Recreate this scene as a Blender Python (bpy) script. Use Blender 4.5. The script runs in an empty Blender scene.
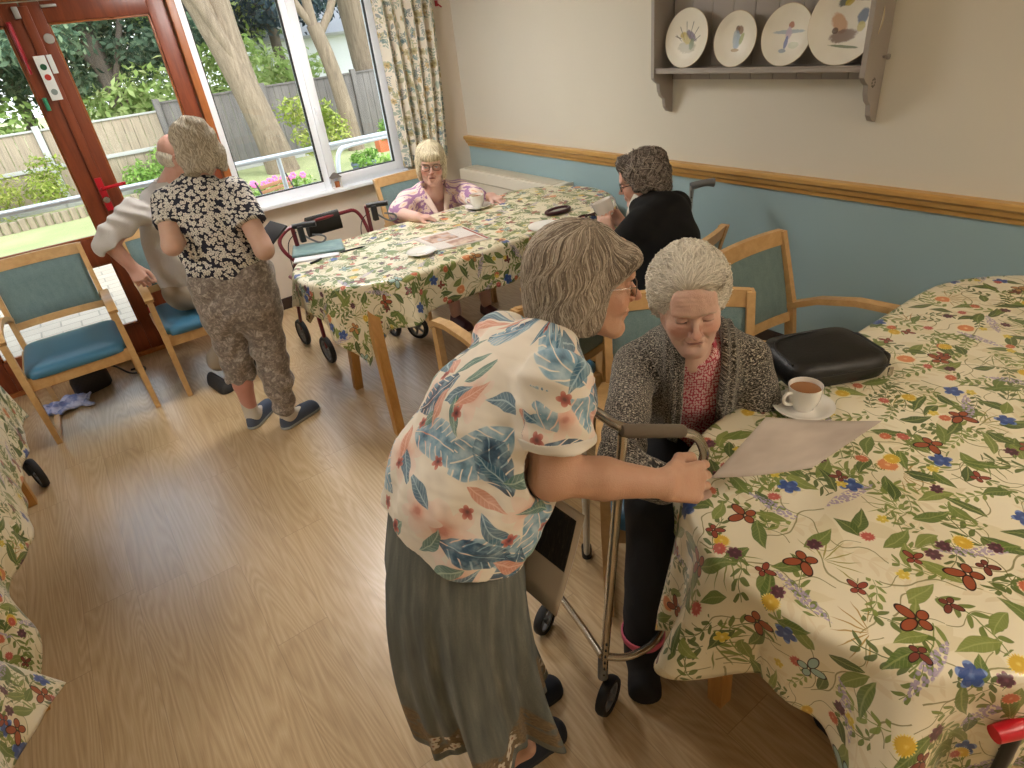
import bpy, bmesh, math, random
import numpy as np
from mathutils import Vector, Matrix
PI = math.pi
C = bpy.context.scene.collection
random.seed(7); RNG = np.random.default_rng(7)
# ------------------------------------------------------------------ camera geometry (metres, right wall x=3, window wall y=5)
CAM = np.array([0, 0, 1.85]); FPX = 617.07
def _rot(a, b, c):
    ca, sa = math.cos(a), math.sin(a)
    f = np.array([sa*math.cos(b), ca*math.cos(b), -math.sin(b)]); r = np.array([ca, -sa, 0]); d = np.cross(f, r)
    cc, sc = math.cos(c), math.sin(c)
    return np.array([[cc, -sc, 0], [sc, cc, 0], [0, 0, 1]]) @ np.array([r, d, f])
RC = _rot(5.70211335e-01, 5.34318967e-01, -1.25352194e-01)
def at(u, v, z):                       # point of the plane at height z
    d = RC.T @ np.array([(u-512)/FPX, (v-384)/FPX, 1]); t = (z-CAM[2])/d[2]
    return Vector(CAM + t*d)
def atd(u, v, dep):                    # point at a depth in metres
    return Vector(CAM + dep*(RC.T @ np.array([(u-512)/FPX, (v-384)/FPX, 1])))
# ------------------------------------------------------------------ objects
def tag(o, label=None, cat=None, group=None, kind=None):
    if label: o['label'] = label
    if cat: o['category'] = cat
    if group: o['group'] = group
    if kind: o['kind'] = kind
    return o
def thing(name, label, cat, loc=(0,0,0), rz=0, group=None):
    o = bpy.data.objects.new(name, None); C.objects.link(o); o.empty_display_size = .1
    o.location = loc; o.rotation_euler = (0, 0, rz)
    return tag(o, label, cat, group)
def copy_tree(o, parent=None):
    c = o.copy(); C.objects.link(c)
    if parent: c.parent = parent
    for ch in list(o.children): copy_tree(ch, c)
    return c
class MB:
    """collects shapes, then becomes ONE mesh object"""
    def __init__(s): s.v = []; s.f = []; s.uv = {}
    def add(s, vs, fs):
        n = len(s.v); s.v += [tuple(map(float, v)) for v in vs]; s.f += [tuple(n+i for i in f) for f in fs]; return s
    def box(s, x0, x1, y0, y1, z0, z1, b=.0, M=None):
        bm = bmesh.new(); bmesh.ops.create_cube(bm, size=1)
        for v in bm.verts:
            v.co = Vector(((x0+x1)/2+v.co.x*(x1-x0), (y0+y1)/2+v.co.y*(y1-y0), (z0+z1)/2+v.co.z*(z1-z0)))
        if b > 0: bmesh.ops.bevel(bm, geom=bm.edges[:], offset=b, segments=2, profile=.6, affect='EDGES')
        return s.bm(bm, M)
    def bm(s, bm, M=None):
        if M is not None: bmesh.ops.transform(bm, matrix=M, verts=bm.verts)
        bm.verts.index_update()
        s.add([v.co for v in bm.verts], [[v.index for v in f.verts] for f in bm.faces]); bm.free(); return s
    def beam(s, a, b, w, h, bev=.003, up=(0,0,1)):
        a = Vector(a); b = Vector(b); d = b-a; L = d.length; d.normalize()
        x = d.cross(Vector(up))
        if x.length < 1e-3: x = d.cross(Vector((1,0,0)))
        x.normalize(); u = x.cross(d)
        M = Matrix((x, d, u)).transposed().to_4x4(); M.translation = a
        return s.box(-w/2, w/2, 0, L, -h/2, h/2, bev, M)
    def loft(s, rings, cap=True, closed=False):
        n = len(rings[0]); m = len(rings); vs = [p for r in rings for p in r]; fs = []
        for j in range(m if closed else m-1):
            for i in range(n):
                a = j*n+i; b = j*n+(i+1) % n; k = (j+1) % m
                fs.append((a, b, k*n+(i+1) % n, k*n+i))
        if cap and not closed:
            fs.append(tuple(range(n-1, -1, -1))); fs.append(tuple((m-1)*n+i for i in range(n)))
        return s.add(vs, fs)
    def tube(s, pts, r, n=12, cap=True, smooth=0, flat=1.0, closed=False, up=(0,0,1)):
        pts = [Vector(p) for p in pts]; R = list(r) if hasattr(r, '__len__') else [r]*len(pts)
        for _ in range(smooth):                     # Chaikin rounding
            q = [pts[0]]; qr = [R[0]]
            for i in range(len(pts)-1):
                q += [pts[i].lerp(pts[i+1], .25), pts[i].lerp(pts[i+1], .75)]; qr += [R[i]*.75+R[i+1]*.25, R[i]*.25+R[i+1]*.75]
            q.append(pts[-1]); qr.append(R[-1]); pts, R = q, qr
        rings = []; x = None; m = len(pts)
        for i, p in enumerate(pts):
            if closed: t = (pts[(i+1) % m]-pts[i-1]).normalized()
            else: t = (pts[min(i+1, m-1)]-pts[max(i-1, 0)]).normalized()
            if x is None:
                x = t.cross(Vector(up))
                if x.length < .05: x = t.cross(Vector((1, 0, 0)))
            x = (x-t*x.dot(t)).normalized(); y = t.cross(x)
            rings.append([p+(x*math.cos(2*PI*k/n)+y*math.sin(2*PI*k/n)*flat)*R[i] for k in range(n)])
        return s.loft(rings, cap, closed)
    def lathe(s, prof, n=32, M=None):
        M = M or Matrix.Identity(4); vs = []; fs = []; rows = []
        for r, z in prof:
            if r < 1e-6: rows.append([len(vs)]); vs.append(M @ Vector((0, 0, z)))
            else:
                rows.append(list(range(len(vs), len(vs)+n)))
                vs += [M @ Vector((r*math.cos(2*PI*k/n), r*math.sin(2*PI*k/n), z)) for k in range(n)]
        for a, b in zip(rows, rows[1:]):
            for k in range(n):
                k2 = (k+1) % n
                if len(a) == 1 and len(b) == 1: continue
                if len(a) == 1: fs.append((a[0], b[k2], b[k]))
                elif len(b) == 1: fs.append((a[k], a[k2], b[0]))
                else: fs.append((a[k], a[k2], b[k2], b[k]))
        return s.add(vs, fs)
    def prism(s, poly, d0, d1, M=None):             # polygon in local XZ, extruded along Y
        M = M or Matrix.Identity(4); n = len(poly)
        vs = [M @ Vector((x, d0, z)) for x, z in poly]+[M @ Vector((x, d1, z)) for x, z in poly]
        fs = [tuple(range(n)), tuple(range(2*n-1, n-1, -1))]+[(i, n+i, n+(i+1) % n, (i+1) % n) for i in range(n)]
        return s.add(vs, fs)
    def ball(s, c, r, sc=(1,1,1), M=None, n=16):
        T = Matrix.Translation(Vector(c)) @ (M or Matrix.Identity(4)) @ Matrix.Diagonal((*[q*r for q in sc], 1))
        return s.lathe([(math.sin(PI*k/(n//2)), -math.cos(PI*k/(n//2))) for k in range(n//2+1)], n, T)
    def build(s, name, mat, parent=None, smooth=True, angle=40, kind=None, label=None):
        me = bpy.data.meshes.new(name); me.from_pydata(s.v, [], s.f)
        bm = bmesh.new(); bm.from_mesh(me); bmesh.ops.recalc_face_normals(bm, faces=bm.faces)
        if smooth:
            for f in bm.faces: f.smooth = True
            for e in bm.edges:
                if len(e.link_faces) == 2 and e.calc_face_angle(0) > math.radians(angle): e.smooth = False
        bm.to_mesh(me); bm.free()
        o = bpy.data.objects.new(name, me); C.objects.link(o); me.materials.append(mat)
        if parent: o.parent = parent
        return tag(o, label, None, None, kind)
def np_obj(name, V, F, mat, parent=None, uv=None, col=None, smooth=True, kind=None, label=None):
    me = bpy.data.meshes.new(name); V = np.asarray(V, np.float32); F = np.asarray(F, np.int32)
    me.vertices.add(len(V)); me.vertices.foreach_set('co', V.ravel()); k = F.shape[1]
    me.loops.add(F.size); me.loops.foreach_set('vertex_index', F.ravel()); me.polygons.add(len(F))
    me.polygons.foreach_set('loop_start', np.arange(len(F))*k); me.polygons.foreach_set('loop_total', np.full(len(F), k))
    me.update(calc_edges=True)
    if smooth: me.polygons.foreach_set('use_smooth', np.ones(len(F), bool))
    if uv is not None:
        a = me.attributes.new('pat', 'FLOAT_VECTOR', 'POINT'); u = np.zeros((len(V), 3), np.float32); u[:, :uv.shape[1]] = uv
        a.data.foreach_set('vector', u.ravel())
    if col is not None:
        a = me.attributes.new('tint', 'FLOAT_COLOR', 'POINT'); c = np.ones((len(V), 4), np.float32); c[:, :3] = col
        a.data.foreach_set('color', c.ravel())
    o = bpy.data.objects.new(name, me); C.objects.link(o); me.materials.append(mat)
    if parent: o.parent = parent
    return tag(o, label, None, None, kind)
# ------------------------------------------------------------------ node materials
def srgb(h):
    if isinstance(h, str):
        c = [int(h[i:i+2], 16)/255 for i in (0, 2, 4)]
        return tuple((x/12.92 if x <= .04045 else ((x+.055)/1.055)**2.4) for x in c)+(1,)
    return tuple(h)+(1,) if len(h) == 3 else tuple(h)
class N:
    """tiny node builder; numbers and sockets mix freely"""
    def __init__(s, name):
        s.m = bpy.data.materials.new(name); s.m.use_nodes = True; s.t = s.m.node_tree; s.t.nodes.clear()
        s.out = s.t.nodes.new('ShaderNodeOutputMaterial')
    def n(s, typ, ins=None, out=0, **kw):
        d = s.t.nodes.new('ShaderNode'+typ)
        for k, v in kw.items(): setattr(d, k, v)
        for k, v in (ins or {}).items(): s.set(d.inputs[k], v)
        return d.outputs[out] if out is not None else d
    def set(s, i, v):
        if isinstance(v, bpy.types.NodeSocket): s.t.links.new(v, i)
        elif v is not None: i.default_value = v
    def m_(s, op, a, b=0., c=0., clamp=False):
        return s.n('Math', {0: a, 1: b, 2: c}, operation=op, use_clamp=clamp)
    def add(s, a, b): return s.m_('ADD', a, b)
    def sub(s, a, b): return s.m_('SUBTRACT', a, b)
    def mul(s, a, b): return s.m_('MULTIPLY', a, b)
    def step(s, x, a, b): return s.n('MapRange', {0: x, 1: a, 2: b, 3: 0., 4: 1.}, interpolation_type='SMOOTHSTEP')
    def ramp(s, x, stops, interp='LINEAR'):
        d = s.t.nodes.new('ShaderNodeValToRGB'); e = d.color_ramp.elements; d.color_ramp.interpolation = interp
        while len(e) < len(stops): e.new(.5)
        for k, (p, c) in enumerate(stops): e[k].position = p; e[k].color = srgb(c)
        s.set(d.inputs[0], x); return d.outputs[0]
    def mix(s, f, a, b, mode='MIX'):
        d = s.t.nodes.new('ShaderNodeMix'); d.data_type = 'RGBA'; d.blend_type = mode
        s.set(d.inputs[0], f); s.set(d.inputs[6], srgb(a) if isinstance(a, (str, tuple)) else a); s.set(d.inputs[7], srgb(b) if isinstance(b, (str, tuple)) else b)
        return d.outputs[2]
    def pos(s): return s.n('NewGeometry', out=0)
    def obj(s): return s.n('TexCoord', out=3)
    def attr(s, name='pat', out=1): return s.n('Attribute', out=out, attribute_name=name)
    def map(s, v, sc=(1,1,1), loc=(0,0,0), rot=(0,0,0)): return s.n('Mapping', {0: v, 1: loc, 2: rot, 3: sc})
    def noise(s, v, scale=5., detail=3., rough=.5, dist=0., out=0): return s.n('TexNoise', {'Vector': v, 'Scale': scale, 'Detail': detail, 'Roughness': rough, 'Distortion': dist}, out=out)
    def xyz(s, v): d = s.n('SeparateXYZ', {0: v}, out=None); return d.outputs[0], d.outputs[1], d.outputs[2]
    def vec(s, x, y=0., z=0.): return s.n('CombineXYZ', {0: x, 1: y, 2: z})
    def vor(s, v, scale, rnd=1., feature='F1', dims='2D'):
        return s.n('TexVoronoi', {'Vector': v, 'Scale': scale, 'Randomness': rnd}, out=None, feature=feature, voronoi_dimensions=dims)
    def bump(s, h, strength=.3, dist=.01): return s.n('Bump', {'Height': h, 'Strength': strength, 'Distance': dist})
    def bsdf(s, col, rough=.5, normal=None, **kw):
        d = s.t.nodes.new('ShaderNodeBsdfPrincipled'); s.set(d.inputs['Base Color'], srgb(col) if isinstance(col, (str, tuple)) else col)
        s.set(d.inputs['Roughness'], rough); s.set(d.inputs['Normal'], normal)
        for k, v in kw.items(): s.set(d.inputs[k.replace('_', ' ')], v)
        s.t.links.new(d.outputs[0], s.out.inputs[0]); return s.m
    # ---- motifs printed on a cloth: every layer scatters one figure over 2-D cells
    def cell(s, uv, scale, seed, rnd=.75):
        v = s.n('VectorMath', {0: uv, 1: (seed*3.17, seed*1.73, 0)}, operation='ADD')
        V = s.vor(v, scale, rnd); d = s.n('VectorMath', {0: s.n('VectorMath', {0: v, 3: scale}, operation='SCALE'), 1: s.n('VectorMath', {0: V.outputs['Position'], 3: scale}, operation='SCALE')}, operation='SUBTRACT')
        r, g, b = s.n('SeparateColor', {0: V.outputs['Color']}, out=None).outputs[:3]
        q = s.n('VectorRotate', {'Vector': d, 'Angle': s.mul(r, 2*PI)}, rotation_type='Z_AXIS')
        x, y, _ = s.xyz(q); return x, y, r, g, b
    def leaf(s, uv, scale, seed, L=.42, W=.15, keep=1.):
        x, y, r, g, b = s.cell(uv, scale, seed)
        prof = s.mul(s.sub(1., s.m_('POWER', s.m_('ABSOLUTE', s.mul(x, 1/L)), 1.7)), s.mul(s.add(1., s.mul(x, .9)), W))
        yy = s.m_('ABSOLUTE', s.add(y, s.mul(s.mul(x, x), .35))); m = s.step(s.sub(prof, yy), 0., .012)
        vein = s.m_('MAXIMUM', s.step(yy, .018, .006), s.mul(s.step(s.m_('FRACT', s.mul(s.add(x, s.mul(yy, 1.)), 12.)), .3, .0), .5))
        return s.mul(m, s.m_('LESS_THAN', b, keep)), vein, g
    def sprig(s, uv, scale, seed, L=.44, H=.13, k=7., keep=1., w=.3):
        x, y, r, g, b = s.cell(uv, scale, seed); y = s.add(y, s.mul(s.mul(x, x), .6))
        ay = s.m_('ABSOLUTE', y); a = s.mul(s.sub(x, s.mul(ay, .8)), k)
        fr = s.m_('ABSOLUTE', s.sub(s.m_('FRACT', a), .5)); t = s.mul(ay, 1/H)
        wid = s.mul(s.mul(s.mul(t, s.sub(1., t)), 4.*w), 1.)
        lf = s.step(s.sub(wid, fr), 0., .08); inx = s.m_('LESS_THAN', s.m_('ABSOLUTE', x), L); iny = s.m_('LESS_THAN', ay, H)
        m = s.mul(s.mul(lf, iny), inx); stem = s.mul(s.step(ay, .012, .004), inx)
        return s.mul(s.m_('MAXIMUM', m, stem), s.m_('LESS_THAN', b, keep)), fr, g
    def flower(s, uv, scale, seed, n=5, R=.3, depth=.3, keep=1.):
        x, y, r, g, b = s.cell(uv, scale, seed); rad = s.m_('SQRT', s.add(s.mul(x, x), s.mul(y, y)))
        pet = s.mul(s.add(1.-depth, s.mul(s.m_('ABSOLUTE', s.m_('COSINE', s.mul(s.m_('ARCTAN2', y, x), n/2))), depth)), R)
        return s.mul(s.step(s.sub(pet, rad), 0., .015), s.m_('LESS_THAN', b, keep)), s.m_('DIVIDE', rad, R), g
    def butterfly(s, uv, scale, seed, keep=1., S=.3):
        x, y, r, g, b = s.cell(uv, scale, seed); ay = s.m_('ABSOLUTE', y)
        def ell(cx, cy, a, c, sh):
            X = s.mul(s.add(s.sub(x, cx*S), s.mul(ay, sh)), 1/(a*S)); Y = s.mul(s.sub(ay, cy*S), 1/(c*S)); return s.add(s.mul(X, X), s.mul(Y, Y))
        e = s.m_('MINIMUM', ell(.25, .46, .46, .54, -.55), ell(-.30, .34, .36, .40, .2))
        return s.mul(s.step(e, 1., .9), s.m_('LESS_THAN', b, keep)), s.m_('MAXIMUM', s.step(e, .55, .7), s.step(ay, .05*S, .03*S)), g
    def spike(s, uv, scale, seed, keep=1., L=.42, W=.085):
        x, y, r, g, b = s.cell(uv, scale, seed)
        d = s.sub(s.mul(s.sub(1., s.mul(s.mul(x, x), 1/(L*L))), W), s.m_('ABSOLUTE', y))
        dots = s.vor(uv, scale*26, 1.).outputs['Distance']
        return s.mul(s.mul(s.step(d, 0., .02), s.step(dots, .55, .35)), s.m_('LESS_THAN', b, keep)), dots, g
def simple(name, col, rough=.5, bump=0, bscale=60, **kw):
    n = N(name); nm = None
    if bump: nm = n.bump(n.noise(n.obj(), bscale, 4.), bump, .003)
    return n.bsdf(col, rough, nm, **kw)
def wood(name, c1, c2, rough=.4, sc=(3, 3, 30), grain=.5):
    n = N(name); v = n.map(n.obj(), sc); w = n.noise(v, 2.2, 5., .6, 1.5)
    w2 = n.noise(n.map(n.obj(), (sc[0]*6, sc[1]*6, sc[2]*6)), 2., 3.)
    return n.bsdf(n.ramp(n.add(n.mul(w, .8), n.mul(w2, .2)), [(.3, c1), (.7, c2)]), rough, n.bump(w2, .08, .002))
SKY, SUN, LAMP, EXPO = .36, 1.4, 15., .68
M = {}
def mk_floor():
    n = N('oak_vinyl_floor'); p = n.pos(); x, y, z = n.xyz(p); W = .19; Lp = 1.25
    px = n.mul(x, 1/W); row = n.m_('FLOOR', px); h = n.n('TexWhiteNoise', {'W': row}, noise_dimensions='1D')
    py = n.add(n.mul(y, 1/Lp), h); col = n.m_('FLOOR', py)
    idv = n.n('TexWhiteNoise', {'Vector': n.vec(row, col)}, out=0, noise_dimensions='2D')
    g = n.vec(n.add(n.mul(x, 1.), n.mul(idv, 7.)), n.mul(y, .10), idv)
    big = n.noise(g, 5., 2., .5, .35); rings = n.m_('FRACT', n.mul(big, 30.)); rg = n.m_('ABSOLUTE', n.sub(rings, .5))
    fib = n.noise(n.vec(n.mul(x, 1.), n.mul(y, .03), idv), 190., 3., .7)
    f = n.add(n.mul(rg, .5), n.mul(fib, .65)); f = n.add(f, n.mul(n.sub(idv, .5), .18))
    c = n.ramp(f, [(.15, 'AA8E68'), (.45, 'C0A57D'), (.8, 'D4BD97')])
    gx = n.m_('ABSOLUTE', n.sub(n.m_('FRACT', px), .5)); gy = n.m_('ABSOLUTE', n.sub(n.m_('FRACT', py), .5))
    gap = n.m_('MAXIMUM', n.step(gx, .493, .499), n.step(gy, .4985, .4997))
    c = n.mix(n.mul(gap, .45), c, '6B5236')
    return n.bsdf(c, n.add(.30, n.mul(fib, .12)), n.bump(n.sub(f, n.mul(gap, .5)), .12, .002), Coat_Weight=.9, Coat_Roughness=.26)
M['floor'] = mk_floor()
def mk_wall(name, c, bs=.12):
    n = N(name); a = n.noise(n.pos(), 1.3, 3.); b = n.noise(n.pos(), 120., 3.)
    return n.bsdf(n.mix(n.mul(a, .35), c, tuple(v*.9 for v in srgb(c)[:3])), .75, n.bump(b, bs, .002))
M['cream'] = mk_wall('cream_emulsion', 'E0DACB'); M['blue'] = mk_wall('duck_egg_emulsion', '9FBAC0'); M['ceil'] = mk_wall('white_ceiling', 'E9E7E2')
M['sillwall'] = mk_wall('pale_beige_emulsion', 'DCD0C0')
M['rail'] = wood('oak_rail', 'BC8C4A', 'D6AC68', .35, (8, 1.2, 8))
M['beech'] = wood('beech', 'C09660', 'D8B27C', .38, (5, 5, 5))
M['table_leg'] = wood('table_beech', 'B07D3F', 'CC9A58', .4, (9, 9, 1.5))
M['mahog'] = wood('mahogany_stain', '6E3019', '8E4626', .35, (9, 9, 1.2)); M['mahog2'] = wood('orange_stained_frame', '8A4B20', 'B06A34', .35, (9, 9, 1.2))
M['upvc'] = simple('white_upvc', 'F4F8FD', .3); M['white'] = simple('white_paint', 'EDEDEA', .4); M['seal'] = simple('black_seal', '1C1D20', .5)
M['skirt_bd'] = simple('dark_skirting', '3A2A22', .5)
M['vinyl'] = simple('blue_vinyl', '3F7492', .36, .15, 180); M['vinyl_d'] = simple('green_vinyl', '24403C', .4, .15, 180)
def mk_uph(name, a, b):
    n = N(name); v = n.noise(n.obj(), 260., 3.); w = n.noise(n.map(n.obj(), (1, 1, .4)), 40., 3.)
    return n.bsdf(n.mix(n.add(n.mul(v, .6), n.mul(w, .4)), a, b), .85, n.bump(v, .4, .002), Sheen_Weight=.2)
M['uph'] = mk_uph('teal_woven', '41606A', '8DA4A0')
M['china'] = simple('white_china', 'F1EFEA', .12, Coat_Weight=.5); M['tea'] = simple('milky_tea', '9A6B45', .1)
M['red'] = simple('red_powder_coat', '6A1522', .3, Coat_Weight=.4); M['redbright'] = simple('red_plastic', 'C21828', .35); M['redm'] = simple('red_metal', 'A51C2C', .3, Metallic=.3)
M['rubber'] = simple('black_rubber', '1B1B1D', .65); M['blkplastic'] = simple('black_plastic', '202124', .4); M['grey'] = simple('grey_plastic', '74777B', .45)
M['chrome'] = simple('brushed_metal', 'C2BAAE', .25, Metallic=1.); M['alu'] = simple('aluminium', 'B9BCBE', .35, Metallic=.9)
M['foam'] = simple('grey_foam_grip', '6F6456', .8, .3, 90); M['blackleather'] = simple('black_leather', '141414', .45, .35, 120)
M['heater'] = simple('cream_heater', 'E6E0CF', .45)
M['shelf'] = simple('greige_painted_wood', 'A79F97', .5, .1, 30); M['groove'] = simple('groove_shadow_paint', '6A645E', .6)
# ---------- floral oilcloth
def mk_cloth(name='floral_oilcloth', sc=1.2):
    n = N(name); uv = n.map(n.attr(), (sc, sc, 1)); c = n.mix(n.noise(uv, 2., 2.), 'EDE6CF', 'E2D9BD')
    wob = n.n('VectorMath', {0: uv, 1: n.n('VectorMath', {0: n.noise(uv, 14., 2., out=1), 3: .02}, operation='SCALE')}, operation='ADD')
    def put(c, m, col, f=1.): return n.mix(n.mul(m, f), c, col)
    # pale background foliage
    m, v, g = n.leaf(wob, 5., 11, .45, .16); c = put(c, m, 'D8CDA8', .5)
    m, v, g = n.sprig(wob, 4., 12, .46, .16, 6.); c = put(c, m, 'D9C9A6', .45)
    # thin curling stems
    for sd, s_ in ((21, 4.2), (22, 5.5), (23, 7.)):
        x, y, r, g, b = n.cell(wob, s_, sd); yy = n.m_('ABSOLUTE', n.sub(y, n.mul(n.m_('SINE', n.mul(x, 9.)), .07)))
        c = put(c, n.mul(n.step(yy, .013, .006), n.m_('LESS_THAN', n.m_('ABSOLUTE', x), .45)), '7C7A3C', .8)
    # grass blades
    x, y, r, g, b = n.cell(wob, 4.6, 31); fan = n.m_('ABSOLUTE', n.sub(n.m_('FRACT', n.mul(n.m_('ARCTAN2', y, x), 2.4)), .5)); rad = n.m_('SQRT', n.add(n.mul(x, x), n.mul(y, y)))
    m = n.mul(n.mul(n.step(fan, n.sub(.24, n.mul(rad, .5)), n.sub(.18, n.mul(rad, .5))), n.m_('LESS_THAN', rad, .42)), n.mul(n.m_('GREATER_THAN', x, .02), n.m_('LESS_THAN', b, .55)))
    c = put(c, m, n.ramp(g, [(0, '6C7A33'), (.6, '8E9440'), (1, 'B8863C')]), .9)
    for sd, s_, k, kp in ((1, 5.2, 6., .62), (2, 6.4, 5., .55), (3, 8., 5., .5)):
        m, v, g = n.sprig(wob, s_, sd, .44, .17, k, kp, .33); c = put(c, m, n.ramp(g, [(0, '4C5F2C'), (.5, '6E8038'), (1, '8A9A4C')]), .95)
    for sd, s_, L, W, kp in ((4, 7.2, .42, .15, .6), (5, 9.5, .42, .17, .55), (6, 6.2, .4, .1, .4)):
        m, v, g = n.leaf(wob, s_, sd, L, W, kp); lc = n.ramp(g, [(0, '3E5528'), (.5, '5F7636'), (1, '86934A')])
        c = put(c, m, n.mix(n.mul(v, .45), lc, 'B2B878'), .96)
    m, v, g = n.spike(wob, 4.4, 7, .5); c = put(c, m, n.ramp(v, [(0, 'B5A3C4'), (1, '7F82A8')]), .9)
    fl = [(8, 5., 5, .17, .4, .28, '2F4F94', '6E8CC8'), (9, 5.6, 14, .12, .25, .25, 'C8694A', 'E6B49A'), (10, 4.4, 26, .16, .25, .24, 'DD8A58', 'F4D9A8'),
          (13, 5.3, 22, .14, .25, .3, 'D9B23A', 'F0DC7C'), (14, 6.1, 7, .13, .3, .25, '51263A', '8A5468'), (15, 6.3, 5, .12, .45, .22, 'D8C04A', 'F0E49A'), (16, 5.9, 12, .12, .3, .22, 'BE5850', 'DB9A8E')]
    for sd, s_, k, R, dp, kp, a, b in fl:
        m, r_, g = n.flower(wob, s_, sd, k, R, dp, kp); c = put(c, m, n.ramp(n.add(r_, n.mul(n.noise(uv, 90., 2.), .4)), [(.15, b), (.45, a), (.95, a), (1., b)]), .96)
    m, rim, g = n.butterfly(uv, 4.3, 17, .4, .17); c = put(c, m, n.mix(rim, n.ramp(g, [(0, '9C5236'), (.5, 'B98A58'), (.7, '9CBAB2'), (1, 'A8664A')], 'CONSTANT'), '2A1A16'))
    m, rim, g = n.butterfly(uv, 5.4, 18, .35, .13); c = put(c, m, n.mix(rim, n.ramp(g, [(0, '94483A'), (.5, '7A3E34'), (1, 'B98A58')], 'CONSTANT'), '2A1A16'))
    return n.bsdf(c, .3, n.bump(n.noise(uv, 9., 3.), .25, .004), Coat_Weight=.15, Coat_Roughness=.25)
M['cloth'] = mk_cloth()
# ---------- curtain
def mk_curtain():
    n = N('floral_curtain'); uv = n.attr(); c = n.mix(n.noise(uv, 3.), 'EFE8DA', 'E5DCCA')
    def put(c, m, col, f=1.): return n.mix(n.mul(m, f), c, col)
    for sd, s_, col, kp in ((1, 9., '7C9A8A', .45), (2, 11., '5E868A', .4), (3, 8., 'A9A878', .4), (5, 12., '4E6C78', .28)):
        m, v, g = n.sprig(uv, s_, sd, .42, .2, 5., kp, .36); c = put(c, m, col, .7)
        m, v, g = n.leaf(uv, s_*1.3, sd+10, .4, .18, kp); c = put(c, m, col, .65)
    for sd, s_, col in ((7, 9., 'CBB078'), (8, 8., 'BBAE80')):
        m, r_, g = n.flower(uv, s_, sd, 6, .22, .35, .5); c = put(c, m, n.ramp(r_, [(.1, '7A6A30'), (.5, col)]), .85)
    return n.bsdf(c, .9, n.bump(n.noise(uv, 200., 2.), .2, .002))
M['curtain'] = mk_curtain()
# ---------- glass
def mk_glass():
    n = N('window_glass'); fr = n.n('Fresnel', {'IOR': 1.45}); d = n.n('MixShader', {0: n.mul(fr, .8), 1: n.n('BsdfTransparent', {0: (.97, .985, .98, 1)}), 2: n.n('BsdfGlossy', {'Roughness': .02})})
    n.t.links.new(d, n.out.inputs[0]); return n.m
M['glass'] = mk_glass()
def emis(name, col, s):
    n = N(name); e = n.n('Emission', {0: srgb(col), 1: s}); n.t.links.new(e, n.out.inputs[0]); return n.m
XR, YW, XL, YB, ZC = 3.06, 4.98, -3.6, -2.6, 2.5
def struct(name, mb, mat, **k): return mb.build(name, mat, kind='structure', **k)
def part(name, mb, mat, parent, **k): return mb.build(name, mat, parent, **k)
# ------------------------------------------------------------------ room shell
struct('floor', MB().box(XL-.2, XR+.25, YB-.2, YW+.28, -.12, 0), M['floor'])
struct('ceiling', MB().box(XL-.2, XR+.2, YB-.2, YW+.28, ZC, ZC+.1), M['ceil'])
struct('wall_right', MB().box(XR, XR+.2, YB-.2, YW+.28, .95, ZC), M['cream'])
o = MB().box(XR, XR+.2, YB-.2, YW+.28, 0, .95).build('wall_panel_lower', M['blue'], bpy.data.objects['wall_right'])
struct('wall_left', MB().box(XL-.2, XL, YB-.2, YW+.28, 0, ZC), M['cream'])
struct('wall_back', MB().box(XL, XR, YB-.2, YB, 0, ZC), M['cream'])
DX0, DX1, WX0, WX1, WZ0, WZ1 = -.92, 1.0, 1.02, 2.44, .80, 2.24
b = MB(); b.box(XL, DX0, YW, YW+.28, 0, ZC); b.box(DX0, DX1+.02, YW, YW+.28, 2.27, ZC); b.box(WX0-.02, WX1, YW, YW+.28, 0, WZ0); b.box(WX0, WX1, YW, YW+.28, WZ1, ZC); b.box(WX1, XR, YW, YW+.28, 0, ZC)
struct('wall_back_window', b, M['sillwall']).name = 'wall_window'
# oak dado rail
prof = [(0, .905), (-.012, .905), (-.016, .925), (-.03, .935), (-.036, .955), (-.05, .968), (-.05, .985), (-.044, .992), (0, .992)]
b = MB(); rings = [[(XR+px, y, z) for px, z in prof] for y in (YB, YW)]; b.loft(rings); struct('trim_1', b, M['rail'], angle=25)
b = MB(); b.box(1.04, XR, YW-.02, YW, 0, .09, .004); struct('baseboard_window', b, M['skirt_bd'])
b = MB(); b.box(XR-.018, XR, YB, YW-.02, 0, .09, .004); struct('baseboard_right', b, M['skirt_bd'])
# ------------------------------------------------------------------ french doors
def leafdoor(name, x0, x1, zt=2.22):
    y0, y1 = YW+.02, YW+.075; gl = []
    b = MB(); st = .105
    sl = st if name == 'door_1' else .10
    b.box(x0, x0+sl, y0, y1, .03, zt, .004); b.box(x1-.105, x1, y0, y1, .03, zt, .004)
    b.box(x0+sl, x1-.105, y0, y1, zt-.11, zt, .004); b.box(x0+sl, x1-.105, y0, y1, .70, .88, .004); b.box(x0+sl, x1-.105, y0, y1, .03, .24, .004)
    d = struct(name, b, M['mahog'])
    g = MB(); g.box(x0+sl-.01, x1-.095, y0+.025, y0+.031, .87, zt-.10); g.box(x0+sl-.01, x1-.095, y0+.025, y0+.031, .23, .71); g.build('pane', M['glass'], d)
    g = MB()                                             # pale glazing bead round the panes
    for (za, zb) in ((.88, zt-.11), (.24, .70)):
        for bx in ((x0+sl, x0+sl+.012, za, zb), (x1-.117, x1-.105, za, zb), (x0+sl, x1-.105, zb-.012, zb), (x0+sl, x1-.105, za, za+.012)):
            g.box(bx[0], bx[1], y0+.012, y0+.04, bx[2], bx[3], .002)
    g.build('glazing_bead', M['mahog2'], d); return d
d1 = leafdoor('door_1', -.86, .195); d2 = leafdoor('door_2', .20, .965)
b = MB(); b.box(.185, .235, YW+.005, YW+.024, .03, 2.2, .004); b.build('astragal', M['mahog'], d2)
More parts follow.
